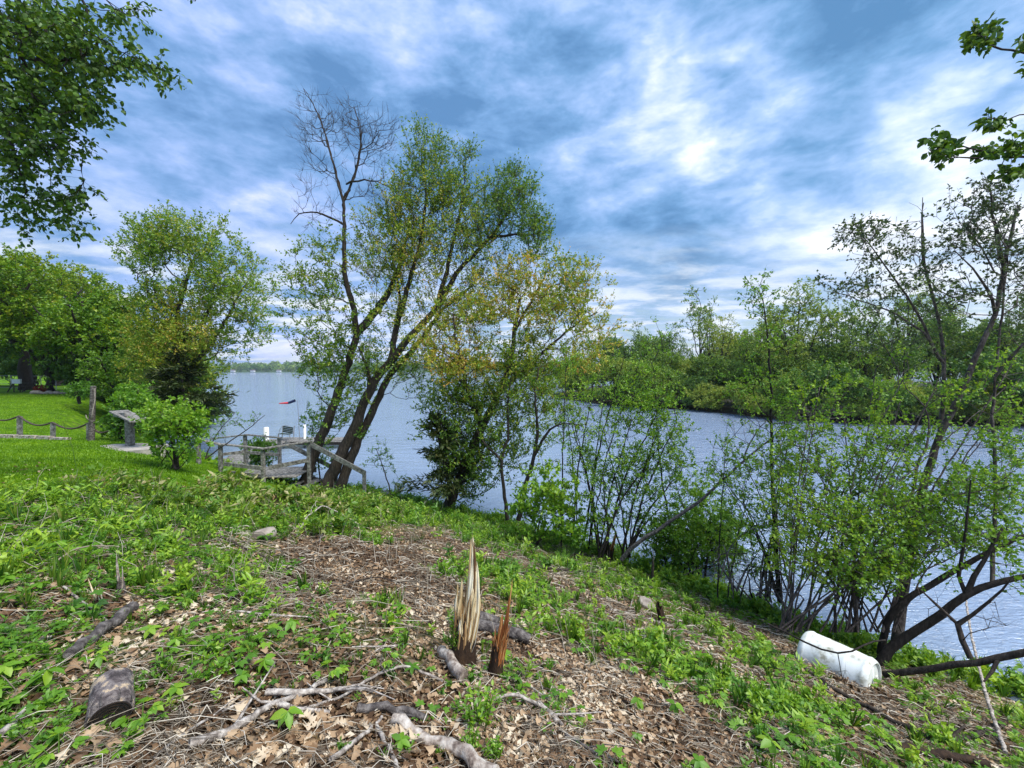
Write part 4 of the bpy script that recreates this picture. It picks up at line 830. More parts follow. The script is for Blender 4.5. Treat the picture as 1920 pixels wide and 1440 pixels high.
polybranch('fallen_branch', 'stick running from the bottom edge up to the crooked branch', [(620, 1440), (665, 1410), (700, 1380), (716, 1358)], .010, .007, 'deadwood')
polybranch('fallen_branch', 'thin branch arching right of the small leafy clump', [(925, 1322), (960, 1320, .04), (1000, 1335, .02), (1040, 1352), (1055, 1375)], .008, .010, 'deadwood', twigs=1)
polybranch('fallen_branch', 'weathered grey branch angled beside the round cut log', [(130, 1245), (165, 1222), (205, 1190), (235, 1165), (252, 1152)], .022, .030, 'bark_grey', n=10)
polybranch('fallen_log', 'grey fallen log behind the two splintered stumps', [(885, 1178), (920, 1190), (960, 1205), (993, 1212)], .046, .038, 'bark_grey', 'log', n=12)
polybranch('fallen_log', 'shorter dark log half hidden behind the tall splintered stump', [(872, 1162), (905, 1168), (935, 1178)], .040, .036, 'bark_grey', 'log', n=12)
polybranch('fallen_log', 'pinkish brown log piece at the foot of the tall stump', [(828, 1232), (842, 1252), (858, 1272), (870, 1285)], .030, .034, 'palewood', 'log', n=12)
polybranch('fallen_branch', 'arched thin branch lying above the bare soil at mid left', [(555, 1012), (575, 990, .12), (605, 975, .22), (640, 985, .16), (672, 990, .03)], .011, .008, 'deadwood', twigs=2)
polybranch('fallen_branch', 'second bent twig beside the arched branch', [(598, 1022), (612, 1005, .12), (650, 992, .1)], .009, .006, 'bark_grey')
polybranch('fallen_branch', 'long dark branch below the drum running to the right', [(1500, 1255), (1560, 1300), (1620, 1330), (1680, 1365), (1760, 1400), (1830, 1388), (1880, 1365)], .014, .022, 'bark', twigs=2)
polybranch('fallen_branch', 'pale branch along the slope above the thin stake', [(1040, 1062), (1100, 1062), (1150, 1070), (1185, 1085), (1200, 1100)], .014, .009, 'deadwood', twigs=1)
polybranch('fallen_branch', 'brown branch lying just below the pale slope branch', [(1010, 1068), (1070, 1075), (1140, 1078)], .016, .012, 'bark')
polybranch('fallen_branch', 'thin stick crossing right of the flat topped stone', [(1145, 1148), (1200, 1160), (1250, 1175), (1300, 1192)], .009, .006, 'deadwood')
polybranch('fallen_branch', 'thin twig running down left of the flat topped stone', [(1160, 1100), (1170, 1115), (1186, 1125), (1182, 1145)], .006, .005, 'deadwood')
polybranch('fallen_branch', 'long thin dead branch left of the bare soil patch', [(410, 1010), (470, 1040), (520, 1062), (550, 1082)], .010, .006, 'bark', twigs=2)
polybranch('fallen_branch', 'arched dry stem over the hollow at far left', [(90, 1088), (115, 1070, .08), (160, 1058, .12), (215, 1058, .12)], .007, .004, 'straw')
polybranch('fallen_branch', 'pair of straight sticks at the lower left edge', [(0, 1395), (40, 1360), (85, 1322)], .012, .008, 'deadwood')
polybranch('fallen_branch', 'slim stick between the small hollow and the round log', [(120, 1110), (160, 1142), (212, 1182)], .007, .005, 'deadwood')
polybranch('fallen_branch', 'thick grey limb stub near the small leafy clump', [(1010, 1330), (1030, 1348), (1045, 1366)], .012, .012, 'deadwood')
polybranch('fallen_branch', 'dark rotten limb in the lower right corner', [(1670, 1408), (1730, 1420), (1790, 1432), (1850, 1445)], .030, .024, 'wetbark', n=10)
polybranch('fallen_branch', 'leaning grey pole crossing in front of the low limb', [(1885, 1420), (1850, 1340, .15), (1820, 1250, .42), (1808, 1190, .62)], .014, .012, 'deadwood')
polybranch('fallen_branch', 'long thin pale branch running from the pinkish log toward lower left', [(830, 1290), (760, 1262, .03), (700, 1285, .02), (640, 1320), (560, 1345)], .007, .006, 'deadwood', twigs=3)
polybranch('fallen_branch', 'slender branch crossing the lower centre litter', [(985, 1290), (1040, 1330), (1110, 1365), (1180, 1372)], .006, .005, 'deadwood', twigs=2)
polybranch('fallen_branch', 'thin stick at the bottom right of centre', [(1060, 1390), (1110, 1420), (1170, 1445)], .007, .005, 'bark_grey', twigs=1)
polybranch('fallen_branch', 'straight pale stick left of the crossing branches', [(290, 1440), (350, 1390), (420, 1345), (480, 1318)], .006, .005, 'deadwood', twigs=1)
polybranch('fallen_branch', 'twig fan left of the pinkish log', [(770, 1215), (720, 1228, .02), (660, 1222)], .005, .004, 'deadwood', twigs=4)
polybranch('fallen_branch', 'long thin stick on the upper litter above the reddish stump', [(940, 1075), (1000, 1085), (1060, 1105)], .007, .005, 'deadwood', twigs=1)
polybranch('fallen_branch', 'forked stick on the slope between the two clearings', [(640, 1105), (700, 1090, .02), (760, 1100)], .007, .005, 'bark', twigs=2)
polybranch('fallen_branch', 'crooked twig on the litter far left of the tall stump', [(440, 1155), (520, 1170, .02), (590, 1168)], .006, .004, 'deadwood', twigs=2)
# low horizontal limb near the drum
tree('low_crooked_limb', 'crooked dark limb reaching right from beside the drum end', 'branch',
     [([(1658, 1265, 5.0), (1700, 1262, 4.8), (1750, 1252, 4.6), (1800, 1246, 4.4), (1850, 1242, 4.3), (1890, 1232, 4.2), (1960, 1215, 4.0)], 5.5, 6),
      ([(1876, 1237, 4.25), (1860, 1258, 4.2), (1845, 1278, 4.15)], 3, 1.5), ([(1820, 1235, 4.6), (1802, 1200, 4.7), (1795, 1170, 4.8)], 5, 5), ([(1795, 1172, 4.8), (1830, 1150, 4.7), (1870, 1115, 4.6), (1900, 1080, 4.5)], 3, 1.2), ([(1795, 1172, 4.8), (1770, 1140, 4.9), (1720, 1100, 5)], 2.6, 1)],
     [(1870, 1150, 40, 40, 4.5, .25, 14, 0), (1740, 1150, 30, 30, 4.9, .2, 6, 0)], None, matb='bark', rtip=.0025, tw=dict(ntw=2, tl=.2), upb=.2)
tree('dead_twig', 'thin dead twig lying across the white drum', 'branch', [([(1440, 1170, 5.1), (1500, 1200, 4.85), (1560, 1228, 4.5), (1592, 1240, 4.35), (1618, 1205, 4.45), (1660, 1200, 4.6)], 1.8, 1.4)],
     [(1570, 1265, 32, 12, 4.25, .05, 12, 0)], None, matb='bark_dark', rtip=.0016, tw=dict(ntw=2, tl=.08), upb=0)
# tangle of dead brush right of the bush
def brush():
    t = []
    for i in range(16):
        x = rng.uniform(1350, 1500); y = 1090+(x-1350)*.45+rng.uniform(-10, 30); t.append(([(x, y, 7.0), (x+rng.uniform(-60, 60), y-rng.uniform(30, 110), 7.2), (x+rng.uniform(-110, 110), y-rng.uniform(20, 120), 7.3)], rng.uniform(1.2, 2.6), .6))
    tree('dead_brush', 'tangle of grey dead brush at the water edge right of the dense bush', 'branch', t, [(1400, 1080, 70, 40, 7.1, .4, 70, 0), (1460, 1110, 50, 40, 6.9, .3, 40, 0), (1370, 1040, 50, 30, 7.3, .4, 30, 0)], None, matb='bark_grey', rtip=.003, tw=dict(ntw=3, tl=.22), upb=0, attach=False)
brush()

# splintered stumps
def shard(p, lean, L_, w, th, prof=(1, .9, .7, .35, .05), bendv=(0, 0, 0)):
    m = MB(); k = len(prof); n = 5; pts = []
    for i in range(k):
        t = i/(k-1); pts.append(np.array(p)+np.array(lean)*L_*t+np.array(bendv)*t*t)
    tube(m, pts, [w*q for q in prof], n, rng.random(), cap=True, lump=.25); return m
def stump(name, label, px, py, top, rpx, mats, nsh, tall, lean, base_frac=.3, moss=False):
    b = G(px, py); d = b[1]; r = rpx/F*d*.88; Ht = (py-top)/F*d*1.0; lean = np.array(lean)
    o = thing(name, label, 'tree stump', tuple(b))
    hb = Ht*base_frac; n = 20; k = 7; th = np.arange(n)/n*6.283; m = MB(); rag = .75+.5*rng.random(n)*(1 if hb > .08 else .3)
    rg = 1+.10*np.sin(th*3+1)+.06*np.sin(th*7+2)+.04*rng.normal(size=n)
    vv = []
    for i in range(k):
        t = i/(k-1); rr = r*(1.12-.25*t)*(1+.12*(1-t)**3)*rg*(1+.03*rng.normal(size=n)); zt = -.1 if i == 0 else 0
        vv.append(np.stack([b[0]+lean[0]*hb*t+rr*np.cos(th), b[1]+lean[1]*hb*t+rr*np.sin(th), b[2]+zt+hb*t*rag], 1))
    v = np.concatenate(vv); ii = np.arange(k-1)[:, None]*n; jj = np.arange(n)[None]; j2 = (jj+1) % n
    m.add(v, np.stack([ii+jj, ii+j2, ii+n+j2, ii+n+jj], -1).reshape(-1, 4)); m.build('stump_base', mats[0], o)
    for i in range(nsh):
        a = rng.random()*6.283; rr = r*(rng.random()**.4)*.92; q = b+lean*hb*rng.uniform(.15, .8)+np.array([math.cos(a)*rr, math.sin(a)*rr, 0])
        hh = Ht*rng.uniform(.16, .40)*(1+tall[0]*math.cos(a)); ln = nz(lean+np.array([math.cos(a), math.sin(a), 0])*rng.uniform(-.03, .05)+rng.normal(size=3)*.02)
        sm = MB(); w_ = r*rng.uniform(.05, .17)
        pts = [q, q+ln*hh*.35, q+ln*hh*.7+rng.normal(size=3)*.004, q+ln*hh+np.array([math.cos(a), math.sin(a), 0])*rng.uniform(-.01, .03)]
        tube(sm, pts, [w_, w_*1.1, w_*.7, w_*.06], 4, rng.random(), cap=True, lump=.3)
        if rng.random() < .5: tube(sm, [q, q+ln*hh*.5, q+ln*hh*rng.uniform(.6, .85)+rng.normal(size=3)*.012], [w_, w_*.6, .0005], 3, rng.random())
        sm.build('splinter', mats[1] if rng.random() < .6 else mats[2], o)
    for (dx, wf, hf, bx, tipx, cnt) in tall[1]:
        for c_ in range(cnt):
            u_ = rng.uniform(-1, 1); q = b+lean*hb*rng.uniform(.2, .75)+np.array([(dx+u_*wf)*r, rng.normal()*r*.2, 0]); top_ = b+lean*Ht*hf*(1 if c_ == 0 else rng.uniform(.80, .985))+np.array([(tipx+u_*wf*.22)*r, 0, 0]); bv = np.array([bx*r, 0, 0])
            w_ = r*rng.uniform(.10, .19); ts = np.array([0, .2, .4, .6, .8, .93, 1]); rad = w_*np.array([.8, 1.1, 1.15, 1.05, .85, .45, .05])
            pts = [q+(top_-q)*t+bv*math.sin(math.pi*t)+rng.normal(size=3)*r*.02 for t in ts]; sm = MB(); tube(sm, pts, rad, 5, rng.random(), lump=.3)
            sm.build('splinter', mats[2] if rng.random() < .85 else mats[1], o)
    if moss:
        mm = MB()
        for i in range(60):
            a = rng.uniform(2.6, 4.4); c = b+np.array([math.cos(a)*r*.98, math.sin(a)*r*.98, hb*rng.uniform(.45, 1.0)])+lean*[1, 1, 0]*hb*.7
            leaves(mm, np.repeat(c[None], 12, 0)+rng.normal(size=(12, 3))*.012, rnd_dir(12), .016, .2+.5*rng.random(12))
        mm.build('moss', 'leaf_yard', o)
    return o
stump('splintered_stump', 'tall splintered tree stump with long cream coloured spike', 866, 1247, 996, 24, ('wetbark', 'tanwood', 'cream'), 120,
      (.25, [(.2, .55, 1.0, .25, .30, 22), (.5, .30, .80, .45, .75, 7), (.1, .6, .66, .2, .3, 10), (-.7, .12, .62, -.1, -.8, 3), (-.4, .1, .66, -.1, -.45, 3)]), (.06, .02, .995), .34, True)
stump('splintered_stump', 'shorter reddish orange splintered stump right of the tall one', 927, 1272, 1078, 14.5, ('wetbark', 'orangewood', 'orangewood'), 80,
      (.15, [(.25, .5, .84, .2, .55, 12), (.5, .2, 1.0, .1, .6, 3), (-.3, .5, .66, .1, -.2, 12)]), (.14, .02, .985), .30)
stump('splintered_stump', 'small red brown broken stump at the bank edge below the thin stems', 1138, 1052, 990, 8, ('wetbark', 'orangewood', 'orangewood'), 16, (.2, [(.2, .5, 1.0, .2, .4, 6)]), (.25, 0, .97), .45)
stump('sapling_stub', 'grey cut sapling stub forked at its base in the left weeds', 228, 1118, 1036, 7, ('bark_grey', 'bark_grey', 'palewood'), 4, (.2, [(-.2, .6, 1.0, -.2, -.5, 8), (.6, .3, .7, .2, .9, 5)]), (-.04, 0, 1), .3)
stump('sapling_stub', 'chewed straw coloured stub left of the forked grey one', 185, 1142, 1082, 8, ('wetbark', 'tanwood', 'cream'), 16, (.2, [(-.4, .4, 1.0, .1, -1.6, 5)]), (-.12, 0, .98), .35)
stump('sapling_stub', 'short dark stub near the stairs railing', 517, 952, 925, 5, ('wetbark', 'wetbark', 'tanwood'), 5, (.2, [(0, .6, 1.0, 0, -.2, 9)]), (-.12, 0, .98), .8)
stump('sapling_stub', 'black rotten stub below the flat topped stone', 1243, 1168, 1128, 7, ('wetbark', 'wetbark', 'wetbark'), 6, (.2, [(-.2, .6, 1.0, 0, -.6, 9)]), (-.25, 0, .96), .8)
stump('wooden_stake', 'thin stake with pale broken tip above the flat topped stone', 1222, 1102, 1030, 2.6, ('bark', 'bark', 'palewood'), 2, (.2, [(0, .6, 1.0, 0, .6, 8)]), (.03, 0, 1), .75)

def rock(name, label, px, py, sx, sy, sz, mat='stone', cat='stone', group=None, seed=0):
    import bmesh
    c = G(px, py); bm = bmesh.new(); bmesh.ops.create_icosphere(bm, subdivisions=3, radius=1)
    rr = np.random.default_rng(seed); pl = [(nz(rr.normal(size=3)), rr.uniform(.55, .85)) for _ in range(9)]
    for v in bm.verts:
        q = np.array(v.co)
        for n_, dd in pl:
            t = q.dot(n_)
            if t > dd: q = q-n_*(t-dd)
        v.co = (q[0]*sx, q[1]*sy, q[2]*sz)
    me = bpy.data.meshes.new(name); bm.to_mesh(me); bm.free(); me.materials.append(M[mat])
    o = bpy.data.objects.new(name, me); C.objects.link(o); o.location = (c[0], c[1], c[2]+sz*.45); o.rotation_euler = (0, 0, seed); tag(o, label, cat, group); return o
rock('stone', 'pale rounded stone on the bare soil at mid left', 495, 1012, .15, .09, .11, seed=1)
rock('stone', 'flat topped grey stone beside the thin stake', 1210, 1135, .17, .14, .10, seed=2)
rock('stone', 'small white stone chip on the soil below the stake', 1160, 1178, .05, .03, .03, seed=3)
def cut_log():
    c = G(208, 1372); d = c[1]; r = .077; ax = nz([.66, -.72, -.22]); p1 = c+[0, 0, r*.9]; p0 = p1-ax*.21
    o = thing('cut_log', 'short round log section with cracked weathered bark at lower left', 'log', tuple(c))
    m = MB(); tube(m, [p0, p0+ax*.01, p0+ax*.10, p0+ax*.2, p1-ax*.01, p1], [r*.92, r, r*1.02, r*1.03, r, r*.94], 26, cap=False, lump=.03); m.build('bark', M['logbark'], o)
    for k_ in range(9):
        a_ = disc_pts(p1, ax, r*1.015, 26)[(k_*3) % 26]-ax*.004; mm = MB(); L2 = rng.uniform(.05, .17); sd_ = rng.normal(size=3)*.004; tube(mm, [a_, a_-ax*L2*.5+sd_, a_-ax*L2], [.0055, .0045, .001], 4); mm.build('bark_ridge', 'bark_grey', o)
    for q, s in ((p1, 1), (p0, -1)):
        m = MB(); a = disc_pts(q, ax, r*.95, 26); a2 = disc_pts(q-ax*s*.006, ax, r*.5, 26); v = np.vstack([a, a2, (q-ax*s*.012)[None]]); j = np.arange(26); j2 = (j+1) % 26
        f4 = np.stack([j, j2, 26+j2, 26+j], -1); m.add(v, f4 if s > 0 else f4[:, ::-1]); m.add(v, np.stack([26+j, 26+j2, np.full(26, 52)], -1) if s > 0 else np.stack([26+j2, 26+j, np.full(26, 52)], -1)); m.build('cut_end', 'endgrain', o)
        for q_ in (.35, .55, .75, .92): mm = MB(); rp_ = disc_pts(q+ax*s*.001, ax, r*q_*.95, 26); tube(mm, np.vstack([rp_, rp_[:1]]), .0016, 4, cap=False); mm.build('growth_ring', 'wetbark', o)
M['logbark'] = mat_tex('log_bark', [(.3, (.03, .025, .025)), (.44, (.11, .09, .09)), (.55, (.24, .21, .20)), (.60, (.52, .40, .27)), (.8, (.66, .54, .40))], 19, (1.0, 1.0, 1.0), bump=1, bump_dist=.02, det=8)
M['endgrain'] = mat_tex('log_end', [(.3, (.015, .012, .012)), (.6, (.06, .05, .045)), (.8, (.25, .18, .11))], 8, bump=.8, bump_dist=.02)
cut_log()

# --- wooden stairs, railing and landing
def stairs():
    o = thing('deck_railing', 'weathered grey wooden railing around the landing above the dock stairs', 'railing', tuple(P(494, 903, 12.4)))
    W = 'weathered'
    def post(px, t, b, d, w=.1):
        p0 = P(px, b, d); p1 = P(px, t, d); p1[0] = p0[0]; bar('post', p0-[0, 0, .35], p1, w, w, W, o)
    for px, t, b, d in [(373, 820, 880, 12.2), (414, 832, 872, 12.3), (494, 841, 905, 12.3), (461, 815, 884, 14.0), (525, 821, 892, 14.0), (580, 829, 908, 12.9)]: post(px, t, b, d)
    def rail(a, b, w=.045, h=.1, n='rail'): bar(n, P(*a), P(*b), w, h, W, o)
    rail((365, 822, 12.15), (416, 834, 12.25), .12, .045); rail((416, 833, 12.25), (496, 841.5, 12.25), .12, .045); rail((495, 841, 12.25), (583, 827, 12.85), .12, .045)
    rail((395, 823, 13.9), (462, 815, 13.95), .1, .045); rail((460, 815, 13.95), (527, 821, 13.95), .1, .045)
    rail((418, 852, 13.6), (458, 847, 13.9)); rail((463, 848, 13.92), (523, 853, 13.92)); rail((420, 870, 12.24), (492, 878, 12.24), .04, .12); rail((505, 877, 12.5), (578, 863, 12.84), .04, .13)
    rail((400, 884, 12.6), (500, 895, 12.6), .04, .16, 'rim_joist')
    s = thing('dock_stairs', 'wooden stairs with two sloping handrails going down right to the water', 'stairs', tuple(P(683, 936, 12.8)))
    p0 = P(683, 938, 12.7); bar('post', p0-[0, 0, .3], P(683, 884, 12.7)*[1, 1, 1], .1, .1, W, s); q0 = P(630, 912, 14.0); bar('post', q0-[0, 0, .3], P(630, 877, 14.0), .1, .1, W, s)
    bar('handrail', P(583, 833, 12.83), P(684, 887, 12.64), .045, .15, W, s); bar('handrail', P(534, 830, 13.9), P(634, 882, 13.94), .045, .15, W, s)
    a0 = P(560, 897, 13.4); a1 = P(672, 938, 13.4)
    bar('stringer', a0+[0, -.5, -.1], a1+[0, -.5, -.05], .05, .24, W, s); bar('stringer', a0+[0, .5, -.1], a1+[0, .5, -.05], .05, .24, W, s)
    for i in range(7):
        c = a0+(a1-a0)*(i+.5)/7; bar('tread', c+[0, -.55, .0], c+[0, .55, .0], .26, .04, W, s)
    l = thing('stair_landing', 'low plank landing at the foot of the stairs by the water', 'deck', tuple(P(690, 935, 13)))
    c0 = P(672, 930, 13.2); c1 = P(720, 930, 13.2)
    for i in range(8):
        x = c0[0]+(c1[0]-c0[0])*(i+.5)/8; bar('plank', (x, 12.7, c0[2]), (x+.1, 13.8, c0[2]), (c1[0]-c0[0])/8*.93, .04, W, l)
    bar('rim_joist', (c0[0], 12.69, c0[2]-.1), (c1[0], 12.69, c0[2]-.1), .04, .15, W, l)
    u = thing('upper_landing', 'plank walkway behind the railing leading to the stairs', 'deck', tuple(P(460, 888, 13)))
    c0 = P(395, 886, 13.1); c1 = P(572, 895, 13.1)
    for i in range(22):
        x = c0[0]+(c1[0]-c0[0])*(i+.5)/22; bar('plank', (x, 12.5, c0[2]), (x, 13.85, c0[2]), (c1[0]-c0[0])/22*.93, .04, W, u)
    bar('rim_joist', (c0[0], 13.87, c0[2]-.1), (c1[0], 13.87, c0[2]-.1), .04, .18, W, u)
stairs()
def dock():
    W = 'weathered'; z = .42
    o = thing('dock', 'wooden dock over the water beyond the railing', 'dock', (P(450, 850, 20)[0], 20, z))
    a = P(428, 851, 20.6); b = P(500, 851, 20.6)
    nP = 16
    for i in range(nP):
        y = 17.5+i*.52; x = float(np.interp(y, [17.5, 26], [-12.9, -14.9])); bar('plank', (x-.75, y, z), (x+.75, y, z), .49, .05, W, o)
    for i in range(13):
        x = -14.8+i*.38+.19; bar('plank', (x, 24.6, z+.004), (x, 26.2, z+.004), .355, .05, W, o)
    bar('rim_joist', (-14.9, 24.58, z-.09), (-9.9, 24.58, z-.09), .05, .16, 'bark_dark', o); bar('rim_joist', (-14.9, 26.22, z-.09), (-9.9, 26.22, z-.09), .05, .16, 'bark_dark', o)
    for x, y in [(-14.0, 24.7), (-12.0, 24.7), (-10.3, 24.7), (-10.3, 26.1), (-13.6, 20.5), (-12.2, 20.5)]:
        m = MB(); tube(m, [(x, y, -1), (x, y, z-.03)], .035, 7); m.build('pile', 'metal', o)
    for lab, px, t, bt, d, w in [('left white post at the corner of the dock', 499, 801, 830, 25.2, .3), ('right white post on the dock beside the windsock pole', 571, 796, 830, 25.6, .17)]:
        p1 = P(px, t, d); m = MB(); tube(m, [(p1[0], d, -1), (p1[0], d, p1[2]-.02), (p1[0], d, p1[2])], [w/2, w/2, w/2*.7], 12); q = m.build('dock_post', 'white_paint', origin=(p1[0], d, z)); q.location = (p1[0], d, z); tag(q, lab, 'post')
    # bench with dark slatted back, hoop beside it
    c = P(539, 828, 25.3); c[2] = z+.03
    be = thing('dock_bench', 'dark slatted bench standing on the dock', 'bench', tuple(c))
    for k in range(4): bar('slat', c+[-.38, .12+.02*k, .50+k*.1], c+[.38, -.08+.02*k, .42+k*.1], .02, .085, 'dark_board', be)
    for k in range(3): bar('slat', c+[-.38, -.05-k*.13, .40], c+[.38, -.25-k*.13, .40], .11, .02, 'dark_board', be)
    for sx in (-.36, .36):
        bar('leg', c+[sx, -.42, 0], c+[sx, -.36, .40], .04, .04, 'metal', be); bar('leg', c+[sx, .05, 0], c+[sx, .16, .85], .04, .04, 'metal', be)
    hc = P(537, 825, 25.9); hc[2] = z; m = MB(); th = np.linspace(0, math.pi, 22); tube(m, np.stack([hc[0]+.48*np.cos(th), np.full(22, 25.9), z+.02+.82*np.sin(th)**.7], 1), .016, 6); q = m.build('ladder_hoop', 'metal', origin=tuple(hc)); q.location = tuple(hc); tag(q, 'thin curved metal ladder hoop behind the dock bench', 'ladder')
    a = P(562, 828, 25); a[2] = z; t = P(558, 751, 25)
    m = MB(); tube(m, [a, (a+t)/2, t], [.022, .018, .014], 6); q = m.build('windsock_pole', 'metal', origin=tuple(a)); q.location = tuple(a); tag(q, 'thin upright pole on the dock carrying the windsock', 'pole')
    ws = thing('windsock', 'red and navy windsock blowing left from its pole', 'windsock', tuple(t))
    h = P(553, 751, 25); mid = P(541, 755.5, 25); e = P(524, 756.5, 25)
    m = MB(); tube(m, [h, (h+mid)/2, mid], [.085, .08, .07], 12, cap=False); m.build('sleeve', 'navy_cloth', ws); m = MB(); tube(m, [mid, mid*.6+e*.4, e], [.068, .055, .03], 12, cap=False); m.build('tail', 'red_cloth', ws)
    m = MB(); tube(m, [t, h], .008, 5); m.build('arm', 'metal', ws)
dock()
c = P(487, 862, 14.8)
shrub('dock_shrub', 'round leafy shrub standing just behind the railing near the dock', 'shrub', 487, 885, 14.9, 7, [(487, 840, 30, 20, 14.9, .5, 90, .3), (487, 862, 26, 18, 14.9, .4, 40, .1)], dict(ntw=4, tl=.16, nl=8, ls=.07, tvar=.25), 'leaf_mid', 'bark_dark', rtip=.004, seg=.2, sp=20)

# --- yard objects at left
def yard():
    W = 'weathered'
    def gp(px, d): p = P(px, 800, d); return np.array([p[0], d, h1(p[0], d)])
    tp = []
    for px, t, d, lab, w in [(-30, 776, 14.2, 'rope fence post at the left edge of the view', .09), (36, 781, 13.9, 'rope fence post second from the left, beside the edging timbers', .1), (98, 793, 13.4, 'pale rope fence post in the middle of the sagging rope', .09), (166, 794, 12.9, 'short grey rope fence post touching the tall dark post', .1)]:
        p = gp(px, d); top = P(px, t, d)[2]; m = MB(); box(m, p-[0, 0, .2], (p[0]+.03, p[1], top), w, w); o = m.build('rope_fence_post', W, smooth=False, origin=tuple(p)); o.location = tuple(p); tag(o, lab, 'post'); tp.append(np.array([p[0]+.03, p[1], top]))
    pts = []
    e = gp(205, 12.6); e[2] = P(205, 808, 12.6)[2]; tt = tp+[e]
    for a, b in zip(tt[:-1], tt[1:]):
        for s in np.linspace(0, 1, 12)[:-1]: q = a+(b-a)*s; q[2] -= .55*math.sin(s*math.pi)*.36*(1 if b is not e else .9)-.02; q[1] -= .02; pts.append(q)
    pts.append(e); m = MB(); tube(m, pts, .028, 7); o = m.build('rope', 'rope', origin=tuple(pts[0])); o.location = tuple(pts[0]); tag(o, 'thick dark rope sagging between the lawn posts', 'rope')
    a = gp(170, 12.7); m = MB(); t = P(175, 724, 12.7); tube(m, [a-[0, 0, .3], a, (a+t)/2, t], [.085, .085, .075, .07], 12); o = m.build('tall_post', 'bark_grey', origin=tuple(a)); o.location = tuple(a); tag(o, 'tall dark leaning wooden post on the lawn', 'post')
    hk = thing('hose_hook', 'pale curved hook hanging from the tall leaning post', 'hook', tuple(P(168, 788, 12.55)))
    m = MB(); tube(m, [P(178, 728, 12.6), P(178, 750, 12.58), P(173, 775, 12.55), P(171, 786, 12.55), P(166, 788, 12.55), P(162, 783, 12.55), P(161, 778, 12.55)], .014, 7); m.build('hook_arm', 'stone', hk)
    for k, (x0, x1, d, lab) in enumerate([(-30, 29, 13.7, 'left edging timber in the grass under the rope'), (34, 67, 13.4, 'middle edging timber in the grass under the rope'), (72, 96, 13.1, 'right edging timber in the grass under the rope'), (98, 128, 12.9, 'thin edging strip right of the pale rope fence post')]):
        a = gp(x0, d); b = gp(x1, d-.15); m = MB(); box(m, a+[0, 0, .06], b+[0, 0, .06], .13, .12 if k < 3 else .06); o = m.build('edging_timber', 'palewood', smooth=False, origin=tuple(a)); o.location = tuple(a); tag(o, lab, 'timber')
    # gabled board post on a slab
    d = 11.6; b = gp(243, d); o = thing('board_topped_post', 'square wooden post topped with angled grey boards on the slab', 'post', tuple(b))
    top = P(243, 782, d); bar('post', b-[0, 0, .1], (b[0], b[1], top[2]), .17, .17, W, o)
    bar('board', P(214, 777, 11.9), P(236, 779, 11.3), .05, .14, W, o); bar('board', P(222, 772, 11.9)+[0, 0, .02], P(262, 790, 11.1), .42, .045, W, o); bar('board', P(236, 772.5, 12.2), P(286, 789, 11.2), .20, .05, W, o); bar('board', P(260, 780, 11.5), P(288, 783, 12.1), .05, .18, W, o)
    s = P(238, 846, 11.4); s[2] = h1(s[0], s[1]); m = MB(); n = 26; th = np.arange(n)/n*6.283; rr = 1+.12*rng.normal(size=n)*.6
    top_ = np.stack([s[0]+1.0*rr*np.cos(th), s[1]+.62*rr*np.sin(th), np.full(n, s[2]+.07)], 1); bot = top_-[0, 0, .3]; v = np.vstack([top_, bot, [[s[0], s[1], s[2]+.075]]]); j = np.arange(n); j2 = (j+1) % n
    m.add(v, np.stack([j, j2, np.full(n, 2*n)], -1)); m.add(v, np.stack([n+j, n+j2, j2, j], -1)); q = m.build('stone_slab', 'concrete', origin=tuple(s), smooth=False); q.location = tuple(s); tag(q, 'flat pale slab in the grass under the board topped post', 'slab')
    # picnic table, white box, red bush, fence
    c = gp(47, 33.5); t = thing('picnic_table', 'dark picnic table at the far side of the lawn', 'table', tuple(c))
    for k in range(4): bar('top_board', c+[-.8, -.3+k*.2, .72], c+[.8, -.3+k*.2, .72], .18, .04, 'bark', t)
    for sy in (-.75, .75): bar('seat', c+[-.8, sy, .44], c+[.8, sy, .44], .25, .04, 'bark', t)
    for sx in (-.6, .6):
        for sy in (-1, 1): bar('leg', c+[sx, sy*.6, 0], c+[sx, sy*.2, .7], .08, .05, 'bark', t)
    c = gp(36, 33); m = MB(); box(m, c+[-.4, 0, .88], c+[.28, 0, .88], .12, .36); q = m.build('white_box', 'white_paint', smooth=False, origin=tuple(c)); q.location = tuple(c)
    for sx in (-.3, .2):
        mm = MB(); box(mm, c+[sx, 0, 0], c+[sx, 0, .7], .05, .05); l = mm.build('leg', 'bark', origin=tuple(c), smooth=False); l.parent = q
    tag(q, 'white box on legs beside the picnic table', 'box')
    c = gp(78, 32); o = thing('red_bush', 'small red leafed bush right of the picnic table', 'bush', tuple(c)); m = MB(); leaves(m, ell_pts(c+[0, 0, .35], (.42, .35, .34), 500), rnd_dir(500), .1, rng.random(500)); m.build('crown', 'leaf_red', o); m = MB(); sticks(m, np.repeat(c[None], 8, 0), c+rnd_dir(8)*[.25, .25, .1]+[0, 0, .35], .01, .005); m.build('stems', 'bark_dark', o)
    for k in range(9):
        c = gp(66+k*7+rng.uniform(-1, 1), 31.5+rng.uniform(-.2, .2)); rr = rng.uniform(.13, .24); import bmesh
        bm = bmesh.new(); bmesh.ops.create_icosphere(bm, subdivisions=2, radius=1)
        for v in bm.verts: v.co = [v.co[i]*(rr*1.3, rr, rr*.8)[i]*(1+.25*(rng.random()-.5)) for i in range(3)]
        me = bpy.data.meshes.new('border_stone'); bm.to_mesh(me); bm.free(); me.materials.append(M['stone']); q = bpy.data.objects.new('border_stone', me); C.objects.link(q); q.location = (c[0], c[1], c[2]+rr*.5); tag(q, 'pale stone in the row edging the back of the lawn', 'stone', 'border stones at the back of the lawn')
    f = thing('wire_fence', 'thin dark wire fence behind the picnic table', 'fence', tuple(gp(40, 38)))
